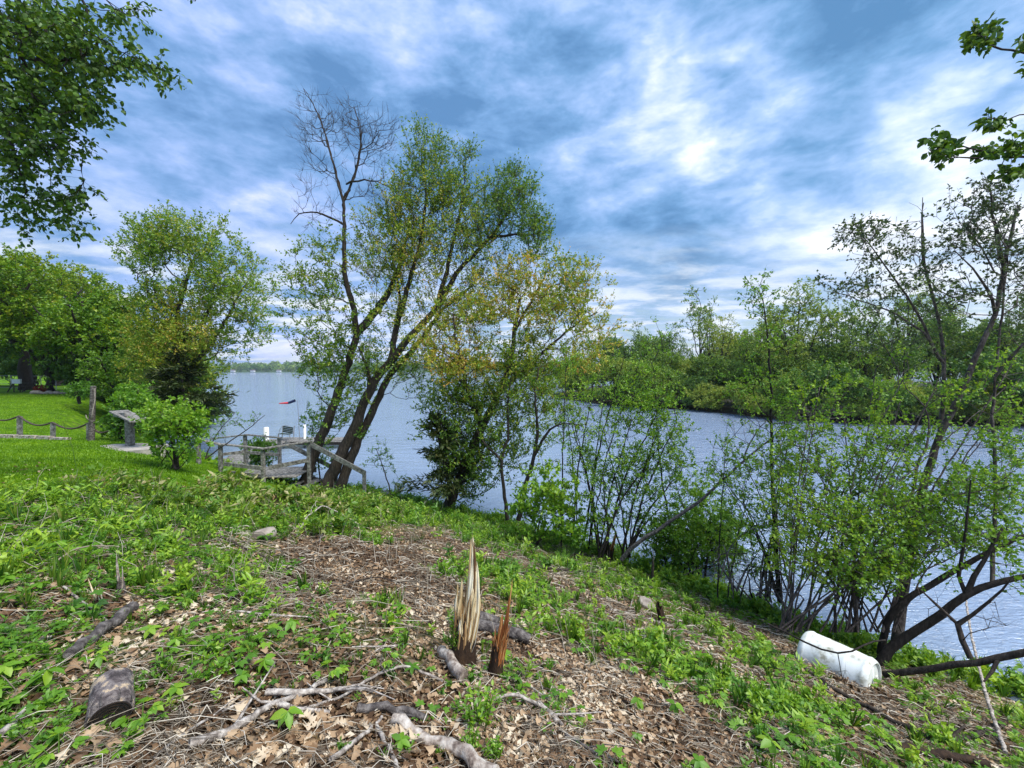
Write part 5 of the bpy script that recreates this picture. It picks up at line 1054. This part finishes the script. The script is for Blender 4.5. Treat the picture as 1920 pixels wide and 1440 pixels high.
    prev = None
    for k in range(9):
        c = gp(-60+k*28, 38.5-.35*k); m = MB(); tube(m, [c, c+[0, 0, 1.25]], .03, 6); m.build('post', 'metal', f)
        if prev is not None:
            for z in (.15, .5, .85, 1.22): m = MB(); tube(m, [prev+[0, 0, z], c+[0, 0, z]], .012 if z < 1.2 else .02, 4); m.build('wire', 'metal', f)
        prev = c
yard()
LS = dict(ntw=4, tl=.22, nl=9, ls=.075, tvar=.28, aspect=.6)
shrub('yard_shrub', 'leafy shrub behind the board topped post', 'shrub', 232, 835, 13.2, 8, [(245, 760, 40, 28, 13.2, .7, 90, .55), (225, 795, 34, 30, 13.1, .6, 60, .3), (275, 770, 26, 26, 13.2, .5, 40, .5), (262, 735, 16, 14, 13.2, .3, 10, .6), (228, 740, 14, 12, 13.2, .3, 8, .6)], dict(LS, ls=.09, tl=.26), 'leaf_fresh', 'bark_dark', rtip=.005, seg=.25, sp=24)
shrub('yard_shrub', 'small round shrub on a thin trunk near the tall post', 'shrub', 148, 757, 24, 4, [(148, 732, 20, 13, 24, .6, 40, .45)], dict(LS, ls=.13, tl=.35), 'leaf_fresh', 'bark_dark', rtip=.008, seg=.3, sp=6)
g = G(315, 880)
shrub('foreground_shrub', 'bright leafy sapling clump in front of the railing left end', 'shrub', 315, 880, g[1], 8,
      [(330, 790, 42, 32, g[1]+.1, .6, 90, .8), (300, 800, 40, 30, g[1], .5, 60, .75), (355, 780, 26, 22, g[1]+.1, .3, 24, .8), (290, 770, 22, 16, g[1]+.1, .3, 14, .8), (365, 815, 25, 28, g[1], .4, 30, .7), (330, 840, 50, 25, g[1]-.1, .4, 26, .6)],
      dict(ntw=3, tl=.2, nl=7, ls=.085, tvar=.22, aspect=.5), 'leaf_fresh', 'bark', rtip=.004, seg=.18, sp=45)
tree('arching_spray', 'wispy arching branch with tiny leaves over the railing', 'branch', [([(385, 860, 11.2), (420, 835, 11.3), (455, 812, 11.4), (480, 790, 11.5), (497, 778, 11.6)], 1.4, .5), ([(385, 860, 11.2), (400, 820, 11.3), (425, 790, 11.4), (440, 775, 11.4)], 1.1, .4)],
     [(430, 792, 32, 16, 11.4, .3, 20, .2), (480, 786, 20, 10, 11.5, .2, 8, .2), (410, 810, 22, 16, 11.3, .2, 10, .2)], dict(ntw=2, tl=.2, nl=6, ls=.05, tvar=.2), 'leaf_mid', 'bark', rtip=.003, upb=0)
g = G(735, 942)
tree('bank_sapling', 'small thin sapling between the landing and the juniper', 'tree', [([(738, 945, 12.4), (728, 905, 12.4), (715, 870, 12.5), (705, 840, 12.5)], 1.6, .6)],
     [(712, 860, 26, 30, 12.5, .4, 26, .3), (745, 910, 24, 22, 12.4, .3, 14, .3)], dict(ntw=3, tl=.2, nl=7, ls=.055, tvar=.2), 'leaf_mid', 'bark', rtip=.003)
g = G(585, 870)
tree('willowy_sprouts', 'light sprouts at the foot of the leaning tree behind the handrail', 'shrub', [([(600, 905, 13.8), (598, 870, 13.8), (585, 800, 13.8)], 1.6, .6)],
     [(590, 790, 22, 40, 13.7, .4, 34, .2), (605, 850, 20, 30, 13.7, .3, 20, .25), (610, 700, 40, 40, 13.6, .6, 30, .25)], dict(ntw=3, tl=.25, nl=8, ls=.075, tvar=.25), 'leaf_mid', 'bark', rtip=.003)
# boat and cottages far away
def boat():
    p = P(1266, 737, 60); x, y = p[0], p[1]; z = pz(x, y)+.45; o = thing('beached_boat', 'small white boat among the bushes across the channel', 'boat', (x, y, z))
    m = MB(); k = 9; rows = []
    for i in range(k):
        t = i/(k-1); w_ = .75*math.sin(math.pi*min(1, t*.8+.2))**.6; rows.append([(x-1.6+3.2*t, y-w_, z+.5+.15*(1-t)), (x-1.6+3.2*t, y-w_*.6, z), (x-1.6+3.2*t, y+w_*.6, z), (x-1.6+3.2*t, y+w_, z+.5+.15*(1-t))])
    v = np.array(rows).reshape(-1, 3); f = [[i*4+j, i*4+j+1, i*4+j+5, i*4+j+4] for i in range(k-1) for j in range(3)]; m.add(v, f); m.build('hull', 'white_paint', o)
    m = MB(); box(m, (x, y-.7, z+.42), (x, y+.7, z+.42), .25, .04); m.build('thwart', 'white_paint', o)
boat()
for k, (px, lab) in enumerate([(523, 'tiny pale cottage on the far shore seen below the dead tree top'), (437, 'tiny pale cottage on the far shore near the spruce'), (474, 'tiny cottage on the far shore between the other two')]):
    p = P(px, 696, 908); x, y = p[0], 908; o = thing('shore_cottage', lab, 'house', (x, y, 1)); m = MB(); box(m, (x-4, y, 2.6), (x+4, y, 2.6), 6, 3.2); m.build('wall', 'white_paint', o, smooth=False)
    m = MB(); v = [(x-4.4, y-3.5, 4.1), (x+4.4, y-3.5, 4.1), (x+4.4, y+3.5, 4.1), (x-4.4, y+3.5, 4.1), (x-4.4, y, 6.4), (x+4.4, y, 6.4)]; m.add(v, [[0, 1, 5, 4], [2, 3, 4, 5]]); m.add(v, [[1, 2, 5], [3, 0, 4]]); m.build('roof', 'rooftile', o, smooth=False)
    for sx in (-2.4, 0, 2.4): m = MB(); box(m, (x+sx-.6, y-3.03, 2.7), (x+sx+.6, y-3.03, 2.7), .1, 1.3); m.build('window', 'glass', o, smooth=False)

# ------------------------------------------------------------------ ground cover
def scatter(n, ymax=14, power=1.5, xw=1.35, ymin=1.1):
    """points on land in view, denser near the camera"""
    y = ymin+(ymax-ymin)*rng.random(n)**power; x = (rng.random(n)*2-1)*xw*y; z = H(x, y); k = z > .12
    return x[k], y[k], z[k]
def grad(x, y, e=.05):
    gx = (H(x+e, y)-H(x-e, y))/(2*e); gy = (H(x, y+e)-H(x, y-e))/(2*e); return nz(np.stack([-gx, -gy, np.ones_like(gx)], -1))
# dry oak leaves: lobed outline, curled
def oak(k):
    r = np.random.default_rng(k); out = [0, .10, .30, .20, .46, .27, .50, .30, .36, .12]; n = len(out); t = np.linspace(0, 1, n)
    L_ = [(a, o*.62*r.uniform(.8, 1.2), 0) for a, o in zip(t, out)]; R_ = [(a, -o*.62*r.uniform(.8, 1.2), 0) for a, o in zip(t, out)]
    c = [(a, 0, 0) for a in t]; v = np.array(c+L_[1:]+R_[1:]); curl = r.uniform(.4, 1.2); v[:, 2] = curl*v[:, 1]**2*1.8+.28*r.uniform(-1, 1)*np.sin(v[:, 0]*3.1)+r.normal(size=len(v))*.03
    f = []
    for i in range(n-1):
        a, b = i, i+1; l0 = n+i-1; l1 = n+i; r0 = n+(n-1)+i-1; r1 = n+(n-1)+i
        if i == 0: f += [[a, b, l1], [a, r1, b]]
        else: f += [[a, b, l1], [a, l1, l0], [a, r1, b], [a, r0, r1]]
    v[:, 0] -= .5; return v, np.array(f)
oaks = [oak(k) for k in range(5)]
def frames(nrm, ang):
    ref = np.stack([np.cos(ang), np.sin(ang), np.zeros_like(ang)], -1); a = nz(ref-(ref*nrm).sum(-1, keepdims=True)*nrm); b = np.cross(nrm, a); return a, b
def stamp(mb, proto, x, y, z, nrm, ang, size, tint):
    v, f = proto; a, b = frames(nrm, ang); k = len(x); s = size[:, None, None]
    W = np.stack([x, y, z], -1)[:, None]+s*(v[None, :, 0:1]*a[:, None]+v[None, :, 1:2]*b[:, None]+v[None, :, 2:3]*nrm[:, None])
    F_ = (np.arange(k)*len(v))[:, None, None]+f[None]; mb.add(W.reshape(-1, 3), F_.reshape(-1, f.shape[1]), np.repeat(tint, len(f)) if tint.ndim == 1 else tint.ravel())
def litter():
    mb = MB(); x, y, z = scatter(24000, 7.5, 1.3, ymin=1.2); g_ = greenness(x, y); keep = rng.random(len(x)) > np.clip(g_*1.15-.2, 0, .85); x, y, z = x[keep], y[keep], z[keep]
    n = grad(x, y); n = nz(n+rng.normal(size=n.shape)*.28); k = len(x); sel = rng.integers(0, 5, k); sz = rng.uniform(.03, .078, k); clump = fbm(x*1.7, y*1.7, 3, 31)
    ti = np.clip(.50+(clump-.45)*1.7+rng.normal(size=k)*.22, 0, 1)
    near = np.where((y < 3.2) & (np.abs(x) < y*1.2))[0]
    big = near[np.argsort(y[near])][:0]
    for q in range(5):
        m_ = sel == q; stamp(mb, oaks[q], x[m_], y[m_], z[m_]+sz[m_]*.12+rng.random(m_.sum())*.02, n[m_], rng.random(m_.sum())*6.28, sz[m_], ti[m_])
    tag(mb.build('leaf_litter', 'litter'), kind='stuff', label='dry curled oak leaves scattered over the slope')
    pm = []
    for q in range(5): m = MB(); m.add(oaks[q][0], oaks[q][1], .45+.12*q); pm.append(m.mesh('fallen_leaf', 'litter'))
    from mathutils import Matrix
    for (x0, x1, y0, y1, cnt) in [(420, 900, 1290, 1435, 90), (950, 1300, 1270, 1435, 50), (60, 420, 1380, 1435, 12)]:
        for _ in range(cnt):
            c = G(rng.uniform(x0, x1), rng.uniform(y0, y1), 4); nn = nz(np.array([.237, .255, 1])+rng.normal(size=3)*.3); a, b = frames(nn[None], np.array([rng.random()*6.28])); a, b = a[0], b[0]; z_ = rng.uniform(.07, .11)
            o = bpy.data.objects.new('fallen_leaf', pm[rng.integers(0, 5)]); C.objects.link(o); tag(o, 'large curled brown oak leaf lying on top of the litter', 'leaf', 'oak leaves lying on top of the litter')
            o.matrix_world = Matrix(((a[0]*z_, b[0]*z_, nn[0]*z_, c[0]), (a[1]*z_, b[1]*z_, nn[1]*z_, c[1]), (a[2]*z_, b[2]*z_, nn[2]*z_, c[2]+.022), (0, 0, 0, 1)))
    # far, finer litter
    mb = MB(); x, y, z = scatter(90000, 13, 1.1, ymin=2); g_ = greenness(x, y); keep = (rng.random(len(x)) > np.clip(g_*1.2-.25, 0, .93)) & (lawnmask(x, y) < .5); x, y, z = x[keep], y[keep], z[keep]; k = len(x)
    d = rnd_dir(k)*[1, 1, .35]; ti = np.clip(.5+(fbm(x*1.7, y*1.7, 3, 31)-.45)*1.0+rng.normal(size=k)*.25, 0, 1)
    leaves(mb, np.stack([x, y, z+.012+rng.random(k)*.02], -1), d, rng.uniform(.022, .055, k), ti, aspect=.6, up=2)
    tag(mb.build('fine_leaf_litter', 'litter'), kind='stuff')
litter()
def straw():
    mb = MB(); x, y, z = scatter(33000, 11, 1.4, ymin=1.2); keep = (lawnmask(x, y) < .3) & ((rng.random(len(x)) < .45) | (fbm(x*1.1+7, y*1.1, 3, 91) > .45)); x, y, z = x[keep], y[keep], z[keep]; k = len(x); n = grad(x, y)
    ang = rng.normal(size=k)*.9+np.where(x < -.6, .15, .0); a, b = frames(n, ang); L_ = rng.uniform(.05, .22, k)*np.where(rng.random(k) < .12, 2.2, 1); p0 = np.stack([x, y, z+.012+rng.random(k)*.03], -1); mid = p0+a*L_[:, None]*.5+n*(rng.random(k)*.03)[:, None]+b*(rng.normal(size=k)*.03*1)[:, None]; p1 = p0+a*L_[:, None]+b*(rng.normal(size=k)*.03)[:, None]
    r = rng.uniform(.0012, .004, k)*np.clip(y/3, .7, 1.6); ti = rng.random(k)
    sticks(mb, p0, mid, r, r*.9, ti); sticks(mb, mid, p1, r*.9, r*.5, ti)
    tag(mb.build('straw_and_twig_debris', 'straw'), kind='stuff')
straw()
# weeds: small prototypes stamped over the slope
def plant_proto(kind, k):
    r = np.random.default_rng(100+k); m = MB(); global rng; old = rng; rng = r
    if kind == 'whorl':
        h = 1.0; n = 6; sticks(m, np.array([[0, 0, 0.]]), np.array([[.05, 0, h]]), .02, .012, .5); a = np.arange(n)/n*6.28+r.random(); d = np.stack([np.cos(a), np.sin(a), np.full(n, -.35)+r.normal(size=n)*.25], -1)
        leaves(m, np.repeat([[.05, 0, h]], n, 0), d, .75, .5+r.normal(size=n)*.12, aspect=.5, up=3, shape=6); n = 3; a = a[:3]+1; leaves(m, np.repeat([[.03, 0, h*.6]], n, 0), np.stack([np.cos(a), np.sin(a), np.full(n, .3)], -1), .5, .4, aspect=.5, up=3, shape=6)
    elif kind == 'bushy':
        for i in range(9):
            q = np.array([r.normal()*.3, r.normal()*.3, r.uniform(.5, 1.0)]); sticks(m, np.zeros((1, 3)), q[None], .018, .008, .4); n = 9; t = r.uniform(.25, 1.05, (n, 1)); leaves(m, q*t, rnd_dir(n)+[0, 0, .3], .26, .5+r.normal(size=n)*.2, aspect=.55, up=1.5)
    elif kind == 'lance':
        for i in range(3):
            q = np.array([r.normal()*.2, r.normal()*.2, r.uniform(.7, 1.1)]); sticks(m, np.zeros((1, 3)), q[None], .02, .01, .5); n = 8; t = np.linspace(.25, 1, n)[:, None]; a = np.arange(n)*2.4; leaves(m, q*t, np.stack([np.cos(a), np.sin(a), np.full(n, .5)], -1), .45, .55+r.normal(size=n)*.15, aspect=.28, up=2, shape=2)
    elif kind == 'lobed':
        for i in range(4):
            a0 = i*1.6+r.random(); q = np.array([math.cos(a0)*.45, math.sin(a0)*.45, r.uniform(.55, .95)]); sticks(m, np.zeros((1, 3)), q[None], .018, .012, .4); n = 5; a = a0+np.linspace(-1.5, 1.5, n)
            leaves(m, np.repeat(q[None], n, 0), np.stack([np.cos(a), np.sin(a), np.full(n, -.12)], -1), np.array([.36, .46, .52, .46, .36]), .55+r.normal()*.12, aspect=.55, up=6)
    elif kind == 'fern':
        for i in range(7):
            a0 = i*.9+r.random(); tip = np.array([math.cos(a0)*.6, math.sin(a0)*.6, r.uniform(.35, .8)]); n = 9; t = np.linspace(.25, 1, n)[:, None]; sticks(m, np.zeros((1, 3)), tip[None], .012, .006, .4)
            for s in (-1, 1): leaves(m, tip*t, np.repeat([[math.cos(a0+s*1.1), math.sin(a0+s*1.1), .1]], n, 0), .24*(1.15-t[:, 0]*.7), .5+r.normal(size=n)*.12, aspect=.4, up=4)
    else:
        n = 16; a = r.random(n)*6.28; tip = np.stack([np.cos(a)*.4*r.random(n), np.sin(a)*.4*r.random(n), r.uniform(.5, 1, n)], -1)
        leaves(m, np.zeros((n, 3)), tip, np.linalg.norm(tip, axis=1), r.random(n)*.8, aspect=.07, up=0)
    rng = old
    v = np.concatenate(m.v); f3 = np.concatenate(m.f3) if m.f3 else np.zeros((0, 3), int); t3 = np.concatenate(m.t3) if m.t3 else np.zeros(0)
    if m.f4:
        f4 = np.concatenate(m.f4); t4 = np.concatenate(m.t4); f3 = np.vstack([f3, f4[:, :3], f4[:, [0, 2, 3]]]); t3 = np.r_[t3, t4, t4]
    return v, f3, t3, m
PR = {k: [plant_proto(k, i*7+j) for j in range(4)] for i, k in enumerate(('whorl', 'bushy', 'lance', 'lobed', 'fern', 'grass'))}
def weeds(name, kinds, n, ymax, size, mat, power=1.3, gmin=.35, ymin=1.4, lab=None, tb=0., mask=None, gscale=1.0):
    mb = MB(); x, y, z = scatter(n, ymax, power, ymin=ymin); g_ = greenness(x, y)*(1-.0); cl = fbm(x*1.3+9, y*1.3, 3, 55)
    keep = (rng.random(len(x)) < np.clip((g_-gmin)*1.6*gscale+(cl-.45)*2.2+.06, 0, 1)) & (lawnmask(x, y) < .35)
    if mask is not None: keep &= mask(x, y)
    x, y, z = x[keep], y[keep], z[keep]; k = len(x)
    if not k: return
    sel = rng.integers(0, 4*len(kinds), k); s = rng.uniform(size[0], size[1], k)*rng.uniform(.7, 1.25, k)*np.clip(.45+y*.17, .6, 1); ti = rng.normal(size=k)*.16+tb
    up = np.repeat([[0, 0, 1.]], k, 0)+rng.normal(size=(k, 3))*.15; up = nz(up)
    for q in range(4*len(kinds)):
        v, f, t, _ = PR[kinds[q//4]][q % 4]; m_ = sel == q; c = m_.sum()
        if c: stamp(mb, (v, f), x[m_], y[m_], z[m_]-.005, up[m_], rng.random(c)*6.28, s[m_], np.clip(ti[m_][:, None]+t[None], 0, 1))
    o = mb.build(name, mat); tag(o, kind='stuff', label=lab); return o
weeds('weed_cover', ['bushy', 'lance', 'lobed', 'fern'], 11000, 8.5, (.04, .12), 'leaf_fresh', gmin=.25, power=1.2)
weeds('broad_weed_cover', ['whorl', 'lobed'], 1100, 6, (.05, .10), 'leaf_fresh', gmin=.2, ymin=1.5, tb=.05)
weeds('dark_weed_cover', ['bushy', 'lance'], 6500, 15, (.09, .2), 'leaf_mid', gmin=.3, power=.85, ymin=3, tb=.15)
weeds('grass_tufts', ['grass'], 9000, 16, (.08, .24), 'grass', gmin=.3, power=.8, ymin=2.0)
weeds('back_weed_cover', ['bushy', 'fern', 'lance'], 3000, 13, (.12, .26), 'leaf_fresh', gmin=.3, power=.8, ymin=5, mask=lambda x, y: x < 1.5+.0*y, tb=-.05)
weeds('tall_weeds', ['lance', 'grass', 'bushy'], 2600, 10, (.18, .38), 'grass', gmin=.3, power=.8, ymin=5.2, tb=.15, mask=lambda x, y: (x < -2.5))
def stalks():
    mb = MB(); x, y, z = scatter(1500, 11, 1.0, ymin=3); k = (lawnmask(x, y) < .3) & (x < .3*y); x, y, z = x[k], y[k], z[k]; n = len(x); p0 = np.stack([x, y, z], -1); d = nz(rnd_dir(n)*.45+[0, 0, 1]); L_ = rng.uniform(.12, .45, (n, 1)); p1 = p0+d*L_*.6; p2 = p1+nz(d+rnd_dir(n)*.5)*L_*.4
    r = rng.uniform(.0018, .0035, n); ti = .4+.6*rng.random(n); sticks(mb, p0, p1, r, r*.8, ti); sticks(mb, p1, p2, r*.8, r*.4, ti)
    tag(mb.build('standing_dry_stalks', 'straw'), kind='stuff')
stalks()
def lawn_grass():
    mb = MB(); n = 110000; y = 4.5+27*rng.random(n)**1.3; x = -y*1.3+rng.random(n)*(y*.95); z = H(x, y); k = (lawnmask(x, y) > .3); x, y, z = x[k], y[k], z[k]; n = len(x)
    L_ = rng.uniform(.02, .045, n)*(1+y*.02); leaves(mb, np.stack([x, y, z], -1), rnd_dir(n)*[.5, .5, 0]+[0, 0, 1], L_, .45+(fbm(x*.5, y*.9, 3, 77)-.45)*1.2+rng.normal(size=n)*.15, aspect=.45, up=0)
    tag(mb.build('lawn_grass', 'lawn_grass'), kind='stuff')
lawn_grass()
# single plants one can point at: thing > stem, leaf...
_lp = {}
def single(kind, px, py, size, lab, grp=None, mat='leaf_fresh', tb=.1):
    b = G(px, py); size *= .8 if px > 400 else .6; o = thing('weed_plant' if kind != 'clump' else 'leafy_clump', lab, 'plant', tuple(b), grp)
    key = (kind, mat)
    if key not in _lp:
        ms = []
        for k in range(3):
            m = MB()
            leaves(m, np.zeros((1, 3)), np.array([[1., 0, 0]]), 1, .45+.2*k+tb, aspect=.52, up=60, fold=.3, shape=6); ms.append(m.mesh('leaf', mat))
        _lp[key] = ms
    ms = _lp[key]; sm = MB(); from mathutils import Euler
    def leaf(p, yaw, pitch, s):
        lo = bpy.data.objects.new('leaf', ms[rng.integers(0, 3)]); C.objects.link(lo); lo.parent = o; lo.location = tuple(p); lo.rotation_euler = (rng.normal()*.25, pitch, yaw); lo.scale = (s, s, s)
    if kind == 'whorl':
        top = np.array([rng.normal()*.1, 0, 1])*size; sticks(sm, b[None], (b+top)[None], .004, .003)
        for i in range(6): leaf(top, i*1.047+rng.random()*.5, rng.uniform(.1, .9), size*rng.uniform(.6, .85))
    elif kind == 'lobed':
        for i in range(4):
            a = i*1.57+rng.random(); q = np.array([math.cos(a)*.5, math.sin(a)*.5, rng.uniform(.6, 1)])*size; sticks(sm, b[None], (b+q)[None], .004, .0025)
            for t in (-1.2, -.6, 0, .6, 1.2): leaf(q, a+t, rng.uniform(.05, .25), size*(.55-.12*abs(t)))
    else:
        for i in range(26):
            a = rng.random()*6.28; rr = rng.random()**.5*.5; q = np.array([math.cos(a)*rr, math.sin(a)*rr, rng.uniform(.45, 1)])*size; sticks(sm, (b+q*[.5, .5, 0])[None], (b+q)[None], .0035, .002)
            for k in range(5): t = .4+.15*k; leaf(q*[.5+.5*t, .5+.5*t, t], rng.random()*6.28, -rng.uniform(.2, .9), size*.17)
    sm.build('stem', 'grass', o); return o
single('clump', 897, 1365, .27, 'dense upright bright green clump right of bottom centre')
single('clump', 882, 1408, .14, 'small yellow green clump just below the dense upright one')
single('clump', 925, 1430, .17, 'leafy sprout cluster at the bottom edge beside the pale log')
for k, (px, py, s, kd, lab) in enumerate([(545, 1378, .14, 'whorl', 'seedling with drooping leaves among the brown oak leaves'), (495, 1272, .13, 'whorl', 'seedling with drooping leaves above the crossing branches'), (620, 1285, .15, 'lobed', 'large lobed sprout behind the crossing branches'),
      (1178, 1262, .16, 'lobed', 'lobed plant right of the reddish stump'), (1198, 1335, .13, 'whorl', 'upright sprout in the open litter lower right of centre'), (1262, 1345, .13, 'whorl', 'leafy sprout right of the upright one'), (1320, 1262, .2, 'lobed', 'big lobed plant on the slope left of the drum'), (1335, 1330, .18, 'lobed', 'big lobed plant below and left of the drum'),
      (1450, 1425, .17, 'whorl', 'drooping broad leafed plant at the bottom edge below the drum'), (1545, 1395, .15, 'lobed', 'lobed plant at the bottom right below the drum'), (1230, 1235, .16, 'lobed', 'lobed plant on the slope below the black stub'), (90, 1300, .2, 'whorl', 'broad leafed plant left of the round cut log'),
      (265, 1365, .18, 'lobed', 'leafy sprout at the right side of the round cut log'), (180, 1262, .13, 'whorl', 'drooping seedling just above the round cut log'), (330, 1225, .14, 'whorl', 'drooping seedling right of the grey branch'), (110, 1430, .16, 'lobed', 'green plant at the bottom left edge'),
      (545, 1192, .13, 'whorl', 'seedling in the middle of the left slope'), (640, 1180, .12, 'lobed', 'leafy plant up slope of the crossing branches'), (720, 1255, .13, 'lobed', 'lobed plant left of the pinkish log piece'), (1150, 1190, .13, 'lobed', 'lobed plant right of the grey fallen log'),
      (555, 1118, .14, 'lobed', 'bushy green sprout below the bare soil patch'), (1085, 1118, .2, 'lobed', 'bushy plant on the slope behind the reddish stump'), (1560, 1350, .14, 'lobed', 'plant touching the near end of the drum from below'), (980, 1110, .13, 'lobed', 'lobed plant behind the reddish stump'), (1410, 1230, .16, 'lobed', 'lobed plant just left of the drum')]):
    single(kd, px, py, s, lab)
# tall grass stalks at left
for px, py, tx, ty, lab in [(148, 905, 118, 790, 'tall seeding grass stalk rising in front of the rope'), (222, 890, 238, 855, 'short leaning grass stalk before the slab'), (290, 905, 310, 830, 'thin pale stalk in front of the bright sapling clump'), (285, 960, 292, 905, 'bent dry stalk in the weeds below the sapling clump')]:
    b = G(px, py); t = P(tx, ty, b[1]); m = MB(); mid = (b+t)/2+[.03, 0, .05]; tube(m, [b, mid, t], [.006, .005, .003], 5); k = 26; q = mid+(t-mid)*rng.random((k, 1)); leaves(m, q, rnd_dir(k)+[0, 0, 1], .03, .8)
    o = m.build('grass_stalk', 'grass', origin=tuple(b)); o.location = tuple(b); tag(o, lab, 'grass stalk')
# fringe along the water: reeds and overhanging weeds
def fringe():
    mb = MB(); n = 0
    for i in range(9, len(SHORE)-3):
        a, b = SHORE[i], SHORE[i+1]; L_ = np.linalg.norm(b-a); k = int(L_*60)
        if a[0] > 10: break
        t = rng.random(k); x = a[0]+(b[0]-a[0])*t+rng.normal(size=k)*.25-.0; y = a[1]+(b[1]-a[1])*t+rng.normal(size=k)*.3-.35; z = np.maximum(H(x, y), .0); s = rng.uniform(.12, .38, k)
        up = nz(np.repeat([[0, 0, 1.]], k, 0)+rng.normal(size=(k, 3))*.2)
        for q in range(8):
            v, f, tt, _ = PR[('bushy', 'grass')[q % 2]][q//2]; m_ = rng.integers(0, 8, k) == q
            if m_.sum(): stamp(mb, (v, f), x[m_], y[m_], z[m_], up[m_], rng.random(m_.sum())*6.28, s[m_], np.clip(rng.normal(size=m_.sum())[:, None]*.15+tt[None], 0, 1))
    tag(mb.build('waterline_weeds', 'leaf_mid'), kind='stuff')
fringe()
# air
hz = MB(); box(hz, (-1900, 950, 60-31), (1900, 950, 60-31), 2300, 62); 
hm, N, L = mat_new('haze'); vol = N.new('ShaderNodeVolumePrincipled'); vol.inputs['Color'].default_value = (.80, .88, 1, 1); vol.inputs['Density'].default_value = .00022; vol.inputs['Anisotropy'].default_value = .3
o_ = N.new('ShaderNodeOutputMaterial'); L.new(vol.outputs[0], o_.inputs['Volume'])
ho = hz.build('haze', hm, smooth=False); tag(ho, kind='stuff')
import sys
dg = sum(len(o.data.polygons) for o in C.objects if o.type == 'MESH' and o.data.users == 1)
print('POLYS(unique)', sum(len(m.polygons) for m in bpy.data.meshes), 'objects', len(C.objects))
